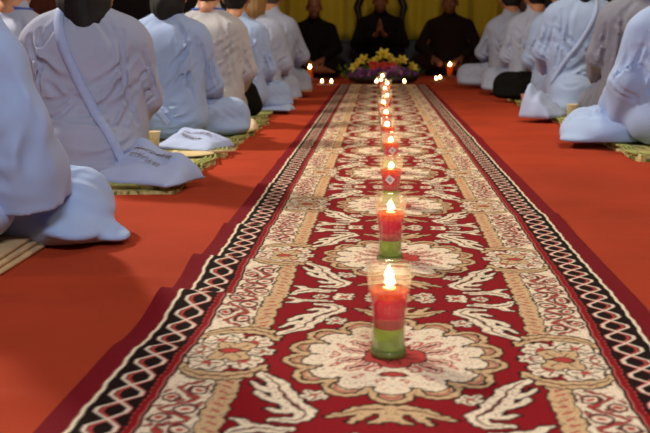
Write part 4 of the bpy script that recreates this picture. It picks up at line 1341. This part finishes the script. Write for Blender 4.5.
def black_bag(loc, rz, s, label):
    o = empty('black_bag', loc, rz, label, 'bag')
    S = Sdf(); S.ell((0, 0, .078 * s), (.05 * s, .045 * s, .076 * s), .02); S.ell((.01 * s, 0, .045 * s), (.056 * s, .05 * s, .05 * s), .03)
    for q in range(6):
        a = q * 1.05; S.crease((.03 * s * math.cos(a), .03 * s * math.sin(a), .15 * s), (.06 * s * math.cos(a + .2), .06 * s * math.sin(a + .2), .03 * s), (0, 0, 0), .004, .006)
    S.floor = .001
    V, F = S.build(.005); mesh_obj('pouch', V, F, M['black_bag'], o)
    bm = bmesh.new(); add_tube(bm, [(.02 * s, 0, .148 * s), (.03 * s, 0, .18 * s), (0, 0, .20 * s), (-.03 * s, 0, .18 * s), (-.02 * s, 0, .148 * s)], .004, 6); bm_obj('handle', bm, M['black_bag'], o)
black_bag(at(5.25, -.80, MZ), .3, 1.35, 'upright black bag standing between two robes in the left row')
black_bag(at(6.75, -.86, MZ), .1, 1.1, 'small black bag near the far end of the left row')

def cup(loc, label, m, s=1.0):
    o = empty('paper_cup', loc, 0, label, 'cup')
    bm = bmesh.new(); add_lathe(bm, [(0, .001), (.026 * s, .001), (.034 * s, .072 * s), (.0352 * s, .074 * s), (.032 * s, .074 * s), (.025 * s, .006), (0, .006)], 26); bm_obj('cup_wall', bm, m, o)
    bm = bmesh.new(); add_lathe(bm, [(.0335 * s, .0705 * s), (.036 * s, .0725 * s), (.0362 * s, .0755 * s), (.0335 * s, .0765 * s), (.032 * s, .0745 * s)], 26, close=True); bm_obj('rim', bm, m, o)
cup(at(3.70, -.955, MZ), 'cream paper cup on the reed mat between two people of the left row', M['cup'])
cup(at(6.0, -.715, MZ), 'cream paper cup on the far mat of the left row', M['cup'])
cup(at(6.0, .935, MZ), 'pinkish paper cup on the mat beside the black trousered knee', M['cup_pink'])
cup(at(5.14, 1.065, MZ), 'cream paper cup on the mat behind the nearest right hand knee', M['cup'])

# folded straw fan on the left mat
o = empty('straw_fan', at(3.50, -.765, MZ + .003), .5, 'pale straw hand fan lying on the reed mat between the two printed bags', 'fan')
bm = bmesh.new()
S = Sdf(); S.ell((0, 0, .006), (.11, .075, .006), .003); S.floor = .0008
V, F = S.build(.004); mesh_obj('blade', V, F, M['fan'], o)
bm = bmesh.new(); add_tube(bm, [(.09, 0, .008), (.20, .01, .007)], .006, 8); bm_obj('handle', bm, M['fan'], o)

# ------------------------------------------------------------------ light
def area(name, loc, rot, sx, sy, energy, col):
    l = bpy.data.lights.new(name, 'AREA'); l.shape = 'RECTANGLE'; l.size = sx; l.size_y = sy; l.energy = energy; l.color = col
    o = bpy.data.objects.new(name, l); COL.objects.link(o); o.location = loc; o.rotation_euler = rot
    return o
def aim(o, tgt):
    o.rotation_euler = (Vector(tgt) - Vector(o.location)).to_track_quat('-Z', 'Y').to_euler()
# ceiling lamps of the hall, then an added fill for the far end
k = area('hall_and_fill_lamp', (-3.2, 4.6, 2.95), (0, 0, 0), .25, .25, 190, (1.0, .86, .70)); aim(k, (-.3, 1.9, 0))
k2 = area('hall_and_fill_lamp', (.6, -1.4, 3.1), (0, 0, 0), 1.6, .5, 98, (.93, .95, 1.0)); aim(k2, (0, 2.6, .2))
k3 = area('hall_and_fill_lamp', (1.2, 4.8, 3.15), (0, 0, 0), .6, .6, 52, (1.0, .80, .54)); aim(k3, (.3, 4.6, 0))
k4 = area('hall_and_fill_lamp', (-.2, 9.6, 3.15), (0, 0, 0), .5, .5, 15, (1.0, .84, .6)); aim(k4, (0, 11.8, 1.0))  # unseen fill, added to lift the dim curtain and monks
w = bpy.data.worlds.new('world'); sc.world = w; w.use_nodes = True
w.node_tree.nodes['Background'].inputs[0].default_value = (.5, .5, .6, 1)
w.node_tree.nodes['Background'].inputs[1].default_value = .05

vs = sc.view_settings
sc.display_settings.display_device = 'sRGB'
vs.view_transform = 'Standard'; vs.look = 'None'; vs.gamma = 1; vs.use_curve_mapping = False
vs.exposure = 0.0
sc.cycles.use_denoising = True
sc.cycles.transparent_max_bounces = 24
sc.cycles.max_bounces = 10
